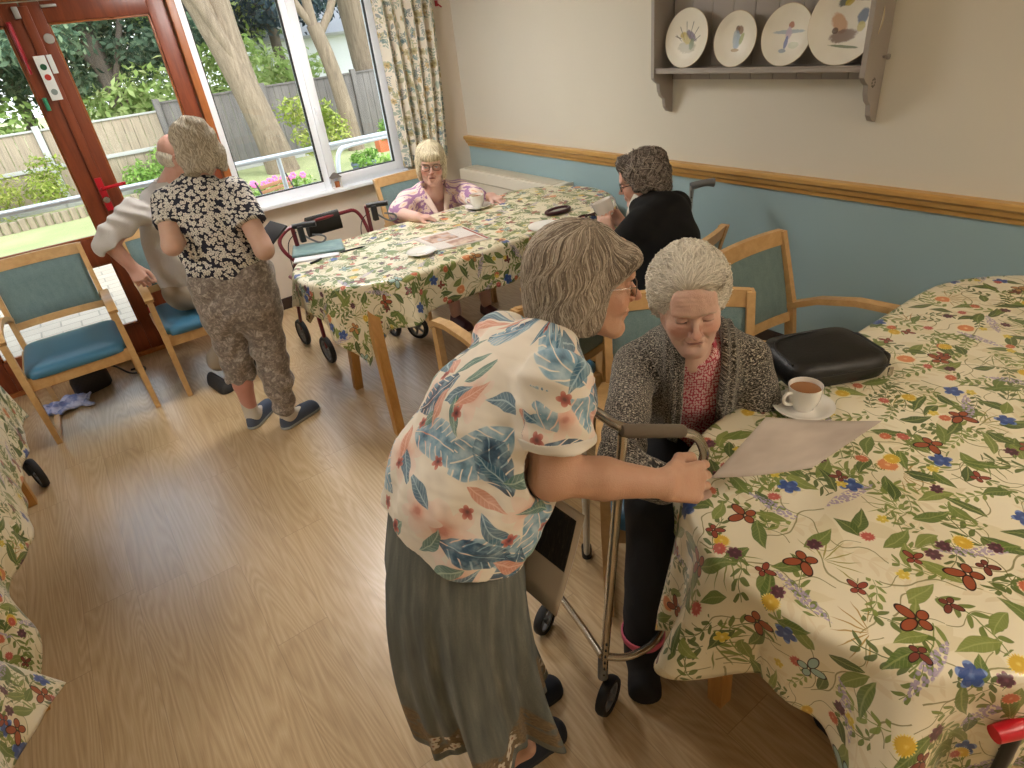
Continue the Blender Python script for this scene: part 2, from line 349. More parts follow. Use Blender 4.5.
b = MB(); b.box(DX0, -.865, YW, YW+.1, 0, 2.27, .004); b.box(.97, DX1+.02, YW-.02, YW+.1, 0, 2.27, .004); b.box(DX0, DX1, YW-.015, YW+.1, 2.225, 2.3, .004); b.box(DX0, DX1, YW, YW+.1, 0, .03, .003)
struct('trim_2', b, M['mahog2'])
h = MB(); h.box(.19, .23, YW-.006, YW+.006, 1.03, 1.24, .004); h.tube([(.21, YW-.005, 1.17), (.21, YW-.05, 1.175), (.23, YW-.058, 1.178), (.35, YW-.056, 1.185)], .011, 10, smooth=2); h.build('door_handle', M['redbright'], d2, label='bright red lever handle')
h = MB(); h.lathe([(0, .012), (.02, .01), (.022, 0)], 20, Matrix.Translation((.21, YW-.004, 1.10)) @ Matrix.Rotation(PI/2, 4, 'X')); h.build('lock_cylinder', M['chrome'], d2)
h = MB(); h.box(.10, .125, YW-.0, YW+.022, 1.93, 2.13, .003); h.tube([(.112, YW-.012, 1.86), (.112, YW-.012, 2.12)], .007, 8); h.build('flush_bolt', M['redm'], d1, label='red metal flush bolt')
h = MB(); h.box(.155, .185, YW-.004, YW+.022, 2.14, 2.20, .003); h.box(.30, .38, YW+.0, YW+.022, 2.185, 2.2, .003); h.build('hinge_plate', M['alu'], d1)
M['sticker'] = simple('white_sticker', 'E9EDEA', .5)
ds = thing('door_sign', 'long white safety sign with small green, red and grey symbols on the door stiles', 'sign', (0, 0, 0))
part('sign_sheet', MB().box(.155, .215, YW-.004, YW-.0005, 1.71, 1.95, .001), M['sticker'], ds)
for nm, col, z in (('symbol_green', '1F5B3A', 1.89), ('symbol_red', 'C0392B', 1.835), ('symbol_grey', '8C9A94', 1.755)):
    part(nm, MB().lathe([(0, .0018), (.017, .0018), (.017, 0)], 20, Matrix.Translation((.186, YW-.004, z)) @ Matrix.Rotation(PI/2, 4, 'X')), simple(nm, col, .5), ds)
t = MB().box(.222, .250, YW-.004, YW-.0005, 1.85, 1.95, .001).build('sticker', M['sticker']); tag(t, 'small blank white rectangular sticker beside the long safety sign on the door', 'sticker')
t = MB().lathe([(0, .004), (.026, .003), (.028, 0)], 28, Matrix.Translation((.275, YW+.02, 2.03)) @ Matrix.Rotation(PI/2, 4, 'X')).build('round_plate', M['alu']); tag(t, 'small round pale grey disc fixed high on the right door stile', 'disc')
t = MB().tube([(.12, YW+.014, 1.66), (.12, YW+.008, 1.73)], .012, 10).build('door_catch', simple('green_plastic', '3E9A72', .4)); tag(t, 'small green plastic catch on the left door below the red bolt', 'catch')
# little red notice low on the door
t = MB().box(.17, .23, YW+.0135, YW+.0195, .19, .33, .001).build('fire_notice', M['redbright']); tag(t, 'small red notice low on the mahogany door behind the seated man chair', 'notice')
# ------------------------------------------------------------------ white window
b = MB(); fw = .055; y0, y1 = YW+.03, YW+.10
b.box(WX0, WX0+fw, y0, y1, WZ0+.02, WZ1, .006); b.box(WX1-fw, WX1, y0, y1, WZ0+.02, WZ1, .006); b.box(1.69, 1.75, y0, y1, WZ0+.02, WZ1, .006)
for xa, xb in ((WX0+fw, 1.69), (1.75, WX1-fw)): b.box(xa, xb, y0, y1, WZ1-fw, WZ1, .002); b.box(xa, xb, y0, y1, WZ0+.02, WZ0+.085, .002)
w = struct('window_1', b, M['upvc'])
b = MB()                                                  # opening sash on the right
for bx in ((1.735, 1.80, .86, WZ1-.03), (2.33, 2.395, .86, WZ1-.03), (1.80, 2.33, .86, .915), (1.80, 2.33, WZ1-.09, WZ1-.03)): b.box(bx[0], bx[1], y0-.02, y1-.01, bx[2], bx[3], .002)
s_ = b.build('sash', M['upvc'], w)
part('sash_handle', MB().box(1.75, 1.772, y0-.034, y0-.018, 1.36, 1.42, .003).tube([(1.761, y0-.04, 1.40), (1.761, y0-.045, 1.30)], .007, 8), M['upvc'], s_)
b = MB()
for bx in ((1.07, 1.076, .885, WZ1-.055), (1.68, 1.688, .885, WZ1-.055), (1.07, 1.69, .885, .891), (2.325, 2.333, .915, WZ1-.09), (1.80, 1.806, .915, WZ1-.09), (1.8, 2.33, .915, .921)): b.box(bx[0], bx[1], y0-.001, y0+.03, bx[2], bx[3])
b.build('gasket', M['seal'], w)
MB().box(1.06, 1.70, y0+.03, y0+.036, .87, WZ1-.04).box(1.79, 2.34, y0+.03, y0+.036, .9, WZ1-.07).build('pane', M['glass'], w)
MB().box(WX0-.0, WX1+.03, YW-.06, YW+.03, WZ0-.005, WZ0+.022, .006).build('window_sill', M['upvc'], w)
MB().box(WX0, WX1, YW+.1, YW+.30, WZ0-.01, WZ0+.03, .006).build('outer_sill', M['upvc'], w)
# storage heater
hx = thing('storage_heater', 'long cream electric storage heater under the dado rail by the corner', 'heater', (XR-.1, 4.25, 0))
part('casing', MB().box(-.085, .098, -.66, .66, .06, .75, .02), M['heater'], hx)
b = MB()
for z in (.66, .56, .3): b.box(-.092, -.080, -.655, .655, z, z+.006, .001)
part('seam', b, simple('heater_seam', 'B9B19C', .5), hx)
part('grille', MB().box(-.06, .075, -.6, .6, .748, .756, .002), simple('heater_grille', 'D3CBB6', .5), hx)
part('end_panel', MB().box(-.088, .098, -.668, -.655, .06, .752, .006), simple('heater_end', 'D5D1C4', .5), hx)
# curtain
def curtain():
    nx, nz = 150, 40; V = []; U = []
    for j in range(nz+1):
        t = j/nz; z = 2.42-t*(2.42-.86)
        xl = 2.34+.02*t; xr = 2.86 - .10*t + .035*math.sin(t*3)
        for i in range(nx+1):
            s = i/nx; x = xl+(xr-xl)*s; ph = s*2*PI*6.5+.5*math.sin(t*2+s*5)
            V.append((x+.012*math.sin(ph*2), YW-.085+(.034+.012*t)*math.sin(ph)+.01*math.sin(s*30+t*4), z+.006*math.sin(ph))); U.append((s*1.5, t*1.6))
    F = [(j*(nx+1)+i, j*(nx+1)+i+1, (j+1)*(nx+1)+i+1, (j+1)*(nx+1)+i) for j in range(nz) for i in range(nx)]
    o = np_obj('curtain', V, F, M['curtain'], uv=np.array(U)); md = o.modifiers.new('s', 'SOLIDIFY'); md.thickness = .004
    return tag(o, 'full length cream curtain with blue green leaf print drawn back beside the window', 'curtain')
curtain()
t = MB().box(-.012, .012, -.012, 0, -.02, .02, .003).tube([(0, -.012, .0), (.03, -.03, -.03)], .006, 8).build('red_hook', M['redm']); t.location = (2.93, YW, 2.0); tag(t, 'small red hook on the cream wall near the corner beside the curtain', 'hook')
# lantern ornament on the sill
L = thing('lantern_ornament', 'small tea light lantern with dark peaked roof standing on the white window sill', 'ornament', (1.77, YW-.025, WZ0+.022))
b = MB()
for sx in (-1, 1):
    for sy in (-1, 1): b.box(sx*.03-.004, sx*.03+.004, sy*.022-.004, sy*.022+.004, .012, .085, .001)
b.box(-.035, .035, -.027, .027, 0, .012, .002); part('frame', b, M['white'], L)
part('candle', MB().lathe([(0, .012), (.022, .012), (.022, .055), (0, .058)], 20), simple('amber_candle', 'A9673A', .4), L)
part('roof', MB().loft([[(-.042, -.032, .085), (.042, -.032, .085), (.042, .032, .085), (-.042, .032, .085)], [(-.02, -.014, .112), (.02, -.014, .112), (.02, .014, .112), (-.02, .014, .112)], [(-.008, -.008, .122), (.008, -.008, .122), (.008, .008, .122), (-.008, .008, .122)]]), M['groove'], L)
# ------------------------------------------------------------------ plate rack on the right wall
PR = thing('plate_rack', 'greige painted wooden plate shelf with scrolled brackets on the cream wall', 'shelf', (XR, 0, 0))
RY0, RY1, RZ = 1.49, 2.67, 1.46
def side_board(yc, nm):
    # profile in (distance from wall, z)
    p = [(0, 1.265), (-.035, 1.275), (-.058, 1.30), (-.068, 1.345), (-.095, 1.365), (-.11, 1.395), (-.115, 1.43), (-.14, 1.445), (-.16, 1.465), (-.16, 2.2), (0, 2.2)]
    b = MB(); n = len(p); vs = [(x, yc-.011, z) for x, z in p]+[(x, yc+.011, z) for x, z in p]
    b.add(vs, [tuple(range(n)), tuple(range(2*n-1, n-1, -1))]+[(i, n+i, n+(i+1) % n, (i+1) % n) for i in range(n)])
    return part(nm, b, M['shelf'], PR, angle=30)
sb = side_board(RY0, 'side_bracket'); side_board(RY1, 'side_bracket')
b = MB()
for k in range(9): b.box(-.014, 0, RY0+.011+k*.1276, RY0+.011+(k+1)*.1276-.003, 1.44, 2.2, .002)
part('back_boards', b, M['shelf'], PR)
part('groove_backing', MB().box(-.006, -.001, RY0, RY1, 1.44, 2.2), M['groove'], PR)
part('shelf_board', MB().box(-.150, -.0, RY0+.011, RY1-.011, 1.485, 1.505, .004).box(-.154, -.136, RY0+.011, RY1-.011, 1.505, 1.512, .003), M['shelf'], PR)
b = MB()
for k in range(8): a = k*PI/4; b.lathe([(0, .002), (.0045, .001), (.005, 0)], 8, Matrix.Translation((-.075+.012*math.cos(a), RY0-.0112, 1.435+.016*math.sin(a))) @ Matrix.Rotation(PI/2, 4, 'X'))
part('pierced_rosette', b, M['groove'], PR)
part('knob', MB().lathe([(0, 0), (.006, 0), (.006, .012), (.012, .018), (.011, .026), (0, .03)], 16, Matrix.Translation((-.03, RY0-.011, 1.53)) @ Matrix.Rotation(PI/2, 4, 'X')), M['shelf'], PR)
# plates
def disc_mat(name, seed, cols, kind, RR=.14):
    n = N(name); p0 = n.obj(); x, y, z = n.xyz(p0); r0 = n.m_('SQRT', n.add(n.mul(x, x), n.mul(y, y))); p = n.map(p0, (.72, .72, .72)); x, y, z = n.xyz(p); r = n.m_('SQRT', n.add(n.mul(x, x), n.mul(y, y)))
    c = n.mix(n.noise(p, 20.), 'F2EDDF', 'E9E2D0')
    def blob(c, cx, cy, a, b2, ang, col, soft=.35):
        q = n.n('VectorRotate', {'Vector': n.n('VectorMath', {0: p, 1: (cx, cy, 0)}, operation='SUBTRACT'), 'Angle': ang}, rotation_type='Z_AXIS'); X, Y, _ = n.xyz(q)
        X = n.mul(X, 1/a); Y = n.mul(Y, 1/b2); e = n.add(n.add(n.mul(X, X), n.mul(Y, Y)), n.mul(n.sub(n.noise(p, 90., 3.), .5), 1.2))
        return n.mix(n.mul(n.step(e, 1.+soft, 1.-soft), .85), c, col)
    for bb in cols: c = blob(c, *bb)
    if kind: 
        X, Y = n.mul(x, 1.), n.mul(y, 1.); fan = n.m_('ABSOLUTE', n.sub(n.m_('FRACT', n.mul(n.m_('ARCTAN2', n.add(Y, .03), X), 2.6)), .5))
        m = n.mul(n.mul(n.step(fan, .09, .04), n.step(r, .062, .055)), n.m_('GREATER_THAN', y, -.01)); c = n.mix(n.mul(m, .75), c, '5E5E4A')
    c = n.mix(n.mul(n.step(r0, RR-.004, RR-.002), .7), c, 'B9A070')
    return n.bsdf(c, .38, None)
# figures are loose watercolour patches: (cx, cy, half length, half width, angle, colour)
bird1 = [(0, -.03, .04, .02, 0., 'A9A58A'), (-.005, .0, .032, .017, .5, 'B7A548'), (.015, .008, .03, .012, .6, '6E5C78'), (-.028, .012, .011, .009, 0, 'B5A050'), (-.045, .004, .018, .002, .3, '5A4A30'), (.02, -.02, .012, .02, .2, '6E7F5A')]
girl = [(.0, .03, .01, .012, 0, '6B4A30'), (.012, .028, .012, .014, 0, '8E6A50'), (.002, -.005, .014, .03, 0, '8FA6B8'), (-.008, .005, .008, .026, 0, 'AEB9C0'), (.02, .0, .008, .02, .3, '9FA86A'), (0, -.035, .016, .006, 0, 'A98F60')]
boy = [(0, .01, .055, .006, 0, 'A9B8C0'), (.008, .03, .01, .01, 0, 'A9654A'), (.002, .006, .011, .018, 0, 'C7B7C6'), (-.003, -.022, .007, .02, .1, '6272A8'), (-.012, -.046, .014, .006, 0, '8C98A8'), (.025, -.03, .02, .01, 0, 'C9CCB0')]
birds = [(-.01, .065, .03, .013, -.6, '3C4A4A'), (.0, .058, .016, .01, -.6, 'C9B23C'), (-.02, .0, .035, .02, .8, 'C99A72'), (.0, -.035, .042, .018, -.15, '7E6154'), (-.03, -.02, .01, .009, 0, '5E4636'), (.05, .015, .016, .022, .3, '3E5878'), (.05, -.012, .012, .014, 0, 'C9B85A'), (.01, -.065, .05, .004, .1, '6E7F5A'), (.04, .06, .035, .003, .1, '5E4A3A')]
def plate(y, R, mat, label):
    tilt = .16
    b = MB(); b.lathe([(0, .004), (R*.55, .004), (R*.68, .006), (R*.72, .011), (R*.97, .02), (R, .023), (R*.985, .026), (R*.96, .024), (R*.72, .015), (R*.66, .010), (0, .008)], 56)
    o = b.build('decorative_plate', mat, smooth=True, angle=60); z = 1.5055+R*math.cos(tilt)
    # local +z (face) -> -x (room), local +y -> up, local x -> image right = -y
    Rm = Matrix(((0, 0, -1), (-1, 0, 0), (0, 1, 0))).to_4x4()
    o.matrix_world = Matrix.Translation((XR-.075-(R*math.sin(tilt))*.0-.0, y, z)) @ Matrix.Rotation(tilt, 4, 'Y') @ Rm
    return tag(o, label, 'plate', 'decorative plates on the plate rack')
plate(2.49, .142, disc_mat('plate_wader', 1, bird1, True, .142), 'round cream plate painted with a long billed wading bird among reeds')
plate(2.185, .125, disc_mat('plate_girl', 2, girl, False, .125), 'small cream plate painted with a girl in a long pale blue dress')
plate(1.905, .13, disc_mat('plate_boy', 3, boy, False, .13), 'small cream plate painted with a child in a pale top by the sea')
plate(1.635, .165, disc_mat('plate_birds', 4, birds, False, .165), 'largest cream plate painted with several small garden birds, nearest the right bracket')
# ------------------------------------------------------------------ armchair: local +y is where the sitter faces, origin at centre on the floor
def make_chair(label, seatmat, group='wooden armchairs round the tables'):
    t = thing('armchair', label, 'chair', group=group); W = .27; bw = M['beech']
    for s in (-1, 1):
        x = s*W
        part('leg', MB().loft([[(x+dx*w, .28+dy*d_, z) for dx, dy in ((-1,-1),(1,-1),(1,1),(-1,1))] for z, w, d_ in ((.018, .014, .018), (.4, .017, .024), (.66, .015, .02))]), bw, t)
        # back leg and back post: raked back above the seat
        pts = [(-.31, .018), (-.275, .25), (-.262, .44), (-.285, .62), (-.335, .80), (-.372, .93)]
        part('leg', MB().loft([[(x*.93+dx*.014, y+dy*.021, z) for dx, dy in ((-1,-1),(1,-1),(1,1),(-1,1))] for y, z in pts]), bw, t)
        part('skid', MB().beam((x, .30, .012), (x*.95, -.32, .012), .03, .022), bw, t)
        # arm: from the post, level, then bending down on to the leg
        arm = [(x*.95, -.29, .60), (x*.99, -.16, .655), (x, .0, .69), (x, .16, .70), (x, .27, .685), (x, .31, .655)]
        rings = []
        for i, p in enumerate(arm):
            a = Vector(arm[max(i-1, 0)]); c = Vector(arm[min(i+1, len(arm)-1)]); d = (c-a).normalized(); up = Vector((1, 0, 0)).cross(d); h = .013
            rings.append([Vector(p)+Vector((dx*.024, 0, 0))+up*dy*h for dx, dy in ((-1,-1),(1,-1),(1,1),(-1,1))])
        part('armrest', MB().loft(rings), bw, t)
    part('seat_rail', MB().box(-W+.015, W-.015, .255, .285, .345, .42, .004), bw, t)
    b = MB(); b.box(-W-.008, -W+.016, -.27, .26, .35, .41, .003); b.box(W-.016, W+.008, -.27, .26, .35, .41, .003); b.box(-W+.02, W-.02, -.28, -.255, .35, .41, .003)
    part('side_rail', b, bw, t)
    # padded seat
    nx = 16; rows = []
    def pad(w, d0, d1, z0, z1, nz=6):
        rr = []
        for k, (ins, z) in enumerate(((.02, z0), (.0, z0+.012), (.0, z1-.028), (.012, z1-.012), (.045, z1-.002), (.12, z1+.008), (.2, z1+.012))):
            ring = []
            for a in range(48):
                c, s = math.cos(a*PI/24), math.sin(a*PI/24); e = .22; cx = abs(c)**e*(1 if c >= 0 else -1); sy = abs(s)**e*(1 if s >= 0 else -1)
                ring.append((cx*max(w-ins, .03), (d0+d1)/2+sy*max((d1-d0)/2-ins, .03), z))
            rr.append(ring)
        return rr
    part('seat', MB().loft(pad(W-.012, -.26, .30, .40, .465)), seatmat, t, angle=60)
    # backrest frame and panel follow the rake
    def bp(z): return -.262-.11*((z-.44)/.49)**1.2 if z > .44 else -.262
    def curve(x, z): return bp(z)-.03*(1-(x/.25)**2)
    for nm, z0, z1 in (('top_rail', .875, .935), ('lower_rail', .535, .575)):
        rings = []
        for i in range(11):
            x = -.252+.504*i/10; rings.append([(x, curve(x, z0)-.013, z0), (x, curve(x, z0)+.013, z0), (x, curve(x, z1)+.013, z1), (x, curve(x, z1)-.013, z1)])
        part(nm, MB().loft(rings), bw, t)
    V = []; F = []; nx, nz = 12, 8
    for side in (1, -1):
        for j in range(nz+1):
            for i in range(nx+1):
                u, v = i/nx*2-1, j/nz*2-1; z = .725+.152*v; x = .235*u; puff = .006+.018*((1-u**6)*(1-v**6))**.5
                V.append((x, curve(x, z)+side*puff, z))
    nn = (nx+1)*(nz+1)
    for s in (0, 1):
        for j in range(nz):
            for i in range(nx):
                a = s*nn+j*(nx+1)+i; q = (a, a+1, a+nx+2, a+nx+1); F.append(q if s else q[::-1])
    bd = [i for i in range(nx+1)]+[j*(nx+1)+nx for j in range(1, nz+1)]+[nz*(nx+1)+i for i in range(nx-1, -1, -1)]+[j*(nx+1) for j in range(nz-1, 0, -1)]
    for a, b_ in zip(bd, bd[1:]+bd[:1]): F.append((a, b_, nn+b_, nn+a))
    b = MB(); b.add(V, F); part('backrest', b, M['uph'], t, angle=50)
    return t
def put(t, x, y, ang, label=None):
    t.location = (x, y, 0); t.rotation_euler = (0, 0, ang)
    if label: t['label'] = label
    return t
ch0 = make_chair('empty wooden armchair with shiny blue seat and teal back in front of the glass doors', M['vinyl'])
put(ch0, -.30, 4.34, PI)
def chair(x, y, ang, label, seat=None):
    c = copy_tree(ch0); put(c, x, y, ang, label)
    if seat:
        for o in c.children:
            if o.name.startswith('seat') and not o.name.startswith('seat_rail'): o.data = o.data.copy(); o.data.materials[0] = seat
    return c
chair(.43, 4.33, PI, 'wooden armchair with teal back under the man in the grey jumper')
chair(2.08, 4.02, PI-.1, 'wooden armchair behind the woman in the pink and mauve blouse')
chair(2.055, 2.06, .16, 'wooden armchair under the woman in the black cardigan, its curved top rail behind her')
chair(1.42, 2.10, 0, 'wooden armchair pushed to the near side of the far table, armrest showing beside the shirt')
chair(2.18, 1.12, PI, 'empty wooden armchair with dark green seat between black bag and blue wall', M['vinyl_d'])
chair(1.38, 1.11, math.atan2(-.72, -.69)-PI/2, 'wooden armchair under the white haired woman in the marled cardigan')
# ------------------------------------------------------------------ tables with draped cloths
TH = .78
def make_table(label, x0, x1, y0, y1, legs, rz=0, group='oval dining tables'):
    t = thing('dining_table', label, 'table', ((x0+x1)/2, (y0+y1)/2, 0), rz, group=group); cx, cy = (x0+x1)/2, (y0+y1)/2; r = (y1-y0)/2; hl = (x1-x0)/2-r
    poly = [((hl if math.cos(a) > 0 else -hl)+r*math.cos(a), r*math.sin(a)) for a in [k*2*PI/64+.001 for k in range(64)]]
    part('tabletop', MB().loft([[(x, y, z) for x, y in poly] for z in (TH-.032, TH-.004)]), M['beech'], t)
    for sg in (-1, 1): part('apron', MB().box(-hl, hl, sg*(r-.11)-.01, sg*(r-.11)+.01, TH-.11, TH-.032), M['beech'], t)
    for (xt, yt, xb, yb) in legs:
        part('leg', MB().loft([[(x-cx+dx*w, y-cy+dy*w, z) for dx, dy in ((-1,-1),(1,-1),(1,1),(-1,1))] for x, y, z, w in ((xb, yb, 0, .024), (xt, yt, TH-.033, .029))]), M['table_leg'], t)
    return t
def cloth(name, label, x0, x1, y0, y1, over, seed, amp=1., res=.0125, tuck=1., rz=0):
    """a flat rectangular sheet (cloth coordinates u,v) laid over the oval top and let fall"""
    cx, cy = (x0+x1)/2, (y0+y1)/2; r = (y1-y0)/2; hl = (x1-x0)/2-r; rnd = np.random.default_rng(seed)
    U0, U1, V0, V1 = -hl-r-over[0], hl+r+over[1], -r-over[2], r+over[3]
    nu, nv = int((U1-U0)/res), int((V1-V0)/res); u, v = np.meshgrid(np.linspace(U0, U1, nu+1), np.linspace(V0, V1, nv+1))
    # round the sheet's corners a little
    ax = np.clip(u, -hl, hl); dx, dy = u-ax, v; d = np.hypot(dx, dy)+1e-9; out = np.maximum(d-r, 0)
    nx_, ny_ = dx/d, dy/d; ang = np.arctan2(dy, dx)
    s = np.where(np.abs(u) < hl, u*np.sign(-dy+1e-9), 0)+ang*r            # arc length like parameter
    curv = (np.abs(u) > hl).astype(float)
    ph = rnd.uniform(0, 6.28, 6)
    fold = np.sin(s*13+ph[0]+1.3*np.sin(s*4+ph[1]))+.5*np.sin(s*27+ph[2]+np.sin(s*7+ph[3])); fold2 = np.sin(ang*7+ph[4])+.55*np.sin(ang*15+ph[5])
    a = amp*(np.minimum(out, .4)**1.15)*(.055+.14*curv)*(np.where(curv > 0, fold2*.6+fold*.4, fold))
    # soft edge: bend over radius rb
    rb = .018; th = np.minimum(out/rb, PI/2); hor = rb*np.sin(th); drop = rb*(1-np.cos(th))+np.maximum(out-rb*PI/2, 0)
    flare = .08*np.maximum(out-.02, 0)*tuck
    rad = np.minimum(d, r)+hor+flare+np.where(out > .01, np.abs(a)*.15+a, 0)
    X = ax+nx_*rad; Y = ny_*rad; Z = TH+.0015-drop+.0012*np.sin(u*9+ph[1])*np.sin(v*11)*(out <= 0)+.0015*(out <= 0)
    # creases pressed in the sheet
    P = np.stack([X.ravel(), Y.ravel(), np.maximum(Z.ravel(), .03)], 1)
    i, j = np.meshgrid(np.arange(nu), np.arange(nv)); q = (j*(nu+1)+i).ravel(); F = np.stack([q, q+1, q+nu+2, q+nu+1], 1)
    o = np_obj('tablecloth', P, F, M['cloth'], uv=np.stack([u.ravel()+seed*1.37, v.ravel()+seed*.61], 1))
    md = o.modifiers.new('t', 'SOLIDIFY'); md.thickness = .0018; md.offset = 1
    o.location = (cx, cy, 0); o.rotation_euler = (0, 0, rz); return tag(o, label, 'tablecloth', 'floral oilcloth tablecloths')
make_table('oval beech dining table under the floral cloth nearest the window wall', .83, 2.92, 2.77, 3.68, [(1.05, 2.90, .96, 2.66), (1.08, 3.30, 1.0, 3.30), (2.6, 3.3, 2.65, 3.3), (2.65, 2.9, 2.72, 2.8)])
cloth('tablecloth', 'floral oilcloth on the far table, with newspaper and saucers lying on it', .83, 2.92, 2.77, 3.68, (.17, .12, .22, .15), 3, amp=1.5)
make_table('oval beech dining table under the floral cloth at the right front', .84, 2.93, -.02, .90, [(1.0, .66, 1.02, .65), (1.0, .2, 1.0, .2), (2.75, .66, 2.75, .66), (2.75, .2, 2.75, .2)])
cloth('tablecloth', 'floral oilcloth on the near right table, with black bag and cup of tea on it', .84, 2.93, -.02, .90, (.27, .1, .32, .15), 5, amp=1.9)
make_table('dining table at the left edge of the picture with its cloth hanging to one side', -1.95, -.05, 2.36, 3.26, [(-1.7, 3.1, -1.7, 3.1), (-1.7, 2.5, -1.7, 2.5), (-.3, 3.1, -.3, 3.1), (-.3, 2.5, -.3, 2.5)], PI/2)
for o in list(bpy.data.objects):
    if o.get('label', '').startswith('dining table at the left edge'): o.location = (-1.035, 2.78, 0)
o = cloth('tablecloth', 'floral oilcloth hanging off the table at the left edge beside the wheel', -1.95, -.05, 2.36, 3.26, (.2, .34, .29, .28), 8, rz=PI/2); o.location = (-1.035, 2.78, 0)
make_table('dining table at the bottom left corner of the picture, one leg showing', -2.75, -.60, .95, 1.85, [(-.84, 1.5, -.80, 1.46), (-.85, 1.1, -.85, 1.1), (-2.6, 1.6, -2.6, 1.6), (-2.6, 1.2, -2.6, 1.2)])
cloth('tablecloth', 'floral oilcloth with pointed corner folds at the bottom left corner of the picture', -2.75, -.60, .95, 1.85, (.2, .30, .3, .30), 9, amp=1.6)
# ------------------------------------------------------------------ garden
def mk_ground():
    n = N('lawn'); p = n.pos(); a = n.noise(p, 1.2, 4.); b = n.noise(p, 60., 3.)
    return n.bsdf(n.ramp(n.add(n.mul(a, .6), n.mul(b, .4)), [(.3, '7E8A5A'), (.55, '969C6E'), (.75, 'A8A480')]), .95, n.bump(b, .6, .02))
def mk_paving():
    n = N('paving'); p = n.pos(); br = n.n('TexBrick', {'Vector': p, 'Color1': srgb('A39A8A'), 'Color2': srgb('968D7E'), 'Mortar': srgb('6E685E'), 'Scale': 1.6, 'Mortar Size': .012}, offset=.5)
    return n.bsdf(n.mix(n.mul(n.noise(p, 8., 4.), .5), br, 'A8A090'), .8, n.bump(n.noise(p, 40.), .3, .01))
GZ = -.1
struct('garden_lawn', MB().box(-25, 25, 9.2, 45, GZ-.3, GZ), mk_ground()); struct('garden_terrace', MB().box(-25, 25, YW+.27, 9.2, GZ-.3, GZ+.01), mk_paving())
M['gal'] = simple('galvanised_rail', 'C3CCD2', .4, Metallic=.6); M['fence'] = wood('weathered_fence', '7E7262', 'A39680', .8, (9, 9, .6)); M['fence_g'] = wood('grey_fence', '5A5654', '76726E', .8, (9, 9, .6)); M['conc'] = simple('concrete', 'A5A6A2', .8, .3, 30)
hr = thing('handrail', 'grey metal handrail running across the terrace outside the glass doors and window', 'railing', (0, 6.2, GZ))
part('top_rail', MB().tube([(-4, 0, 1.07), (2.5, 0, 1.07), (3.4, .0, 1.07)], .024, 12), M['gal'], hr)
for x in (-3.2, -1.2, 1.72, 3.2): part('post', MB().tube([(x, 0, 0), (x, 0, 1.06)], .022, 12), M['gal'], hr)
h2 = thing('handrail', 'short galvanised rail with a rounded end, right pane of the window', 'railing', (0, 7.2, GZ))
part('top_rail', MB().tube([(2.62, 0, .55), (2.66, 0, .84), (2.8, 0, .9), (4.4, 0, .9)], .027, 12, smooth=2), M['gal'], h2); part('post', MB().tube([(4.2, 0, 0), (4.2, 0, .9)], .027, 12), M['gal'], h2)
# fence panels between concrete posts
fy = 13.0
for i in range(9):
    x0 = -7.3+i*1.83; g = i >= 5; top = GZ+1.22+(.12 if g else 0)
    f = thing('garden_fence', ('pale' if not g else 'grey')+' upright boarded garden fence panel'+(' behind the tree trunks' if g else ' below the conifers'), 'fence', (x0, fy, GZ), group=('grey' if g else 'pale')+' garden fence panels')
    b = MB()
    for k in range(12): b.box(.06+k*.1435, .06+k*.1435+.137, 0, .02, .15, top-GZ-.03+.0*k, .002)
    part('boards', b, M['fence_g' if g else 'fence'], f)
    part('capping', MB().box(.05, 1.79, -.02, .04, top-GZ-.03, top-GZ, .003), M['fence_g' if g else 'conc'], f)
    part('gravel_board', MB().box(.05, 1.79, -.01, .03, 0, .16, .004), M['conc'], f)
    if not g: part('arris_rail', MB().box(.05, 1.79, -.03, 0, .62, .68, .003), M['conc'], f)
    p = MB().box(-.05, .05, -.05, .05, 0, top-GZ+.05, .008).build('fence_post', M['conc'] if not g else M['fence_g']); p.location = (x0, fy, GZ)
    tag(p, ('white concrete' if not g else 'grey wooden')+' post between garden fence panels', 'post', ('concrete' if not g else 'grey')+' fence posts')
# log roll edging of the lawn
b = MB()
for k in range(64): b.tube([(-5.5+k*.11, 11.75+.02*math.sin(k), GZ), (-5.5+k*.11, 11.75+.02*math.sin(k), GZ+.16+.01*math.sin(k*2.3))], .05, 8)
o = b.build('log_edging', M['fence']); o['kind'] = 'stuff'; tag(o, 'low edging of upright log ends between the lawn and the bushes', 'edging')
def leaves(cents, n, size, seed, flat=.5, shell=.6):
    """n small folded leaves spread through ellipsoids (centre, radii)"""
    r = np.random.default_rng(seed); vol = np.array([c[1][0]*c[1][1]+c[1][0]*c[1][2] for c in cents]); idx = r.choice(len(cents), n, p=vol/vol.sum())
    c = np.array([c[0] for c in cents])[idx]; rad = np.array([c_[1] for c_ in cents])[idx]
    d = r.normal(size=(n, 3)); d /= np.linalg.norm(d, axis=1)[:, None]; k = (shell+(1-shell)*r.random((n, 1)))*(1+.12*r.normal(size=(n, 1)))
    P = c+d*rad*k; nrm = d+r.normal(size=(n, 3))*.6; nrm[:, 2] += flat; nrm /= np.linalg.norm(nrm, axis=1)[:, None]
    t = np.cross(nrm, r.normal(size=(n, 3))); t /= np.linalg.norm(t, axis=1)[:, None]; b = np.cross(nrm, t); s = size*(.6+.8*r.random((n, 1)))*1.0
    V = np.stack([P-t*s, P-b*s*.42, P+t*s, P+b*s*.42], 1); V[:, 1] += nrm*s*.15; V[:, 3] += nrm*s*.15
    F = np.arange(4*n).reshape(n, 4); tint = np.repeat(r.random((n, 1))*.6+.4*np.repeat(r.random((len(cents), 1)), 1, 1)[idx], 4, 0)
    return V.reshape(-1, 3), F, np.repeat(tint, 3, 1)
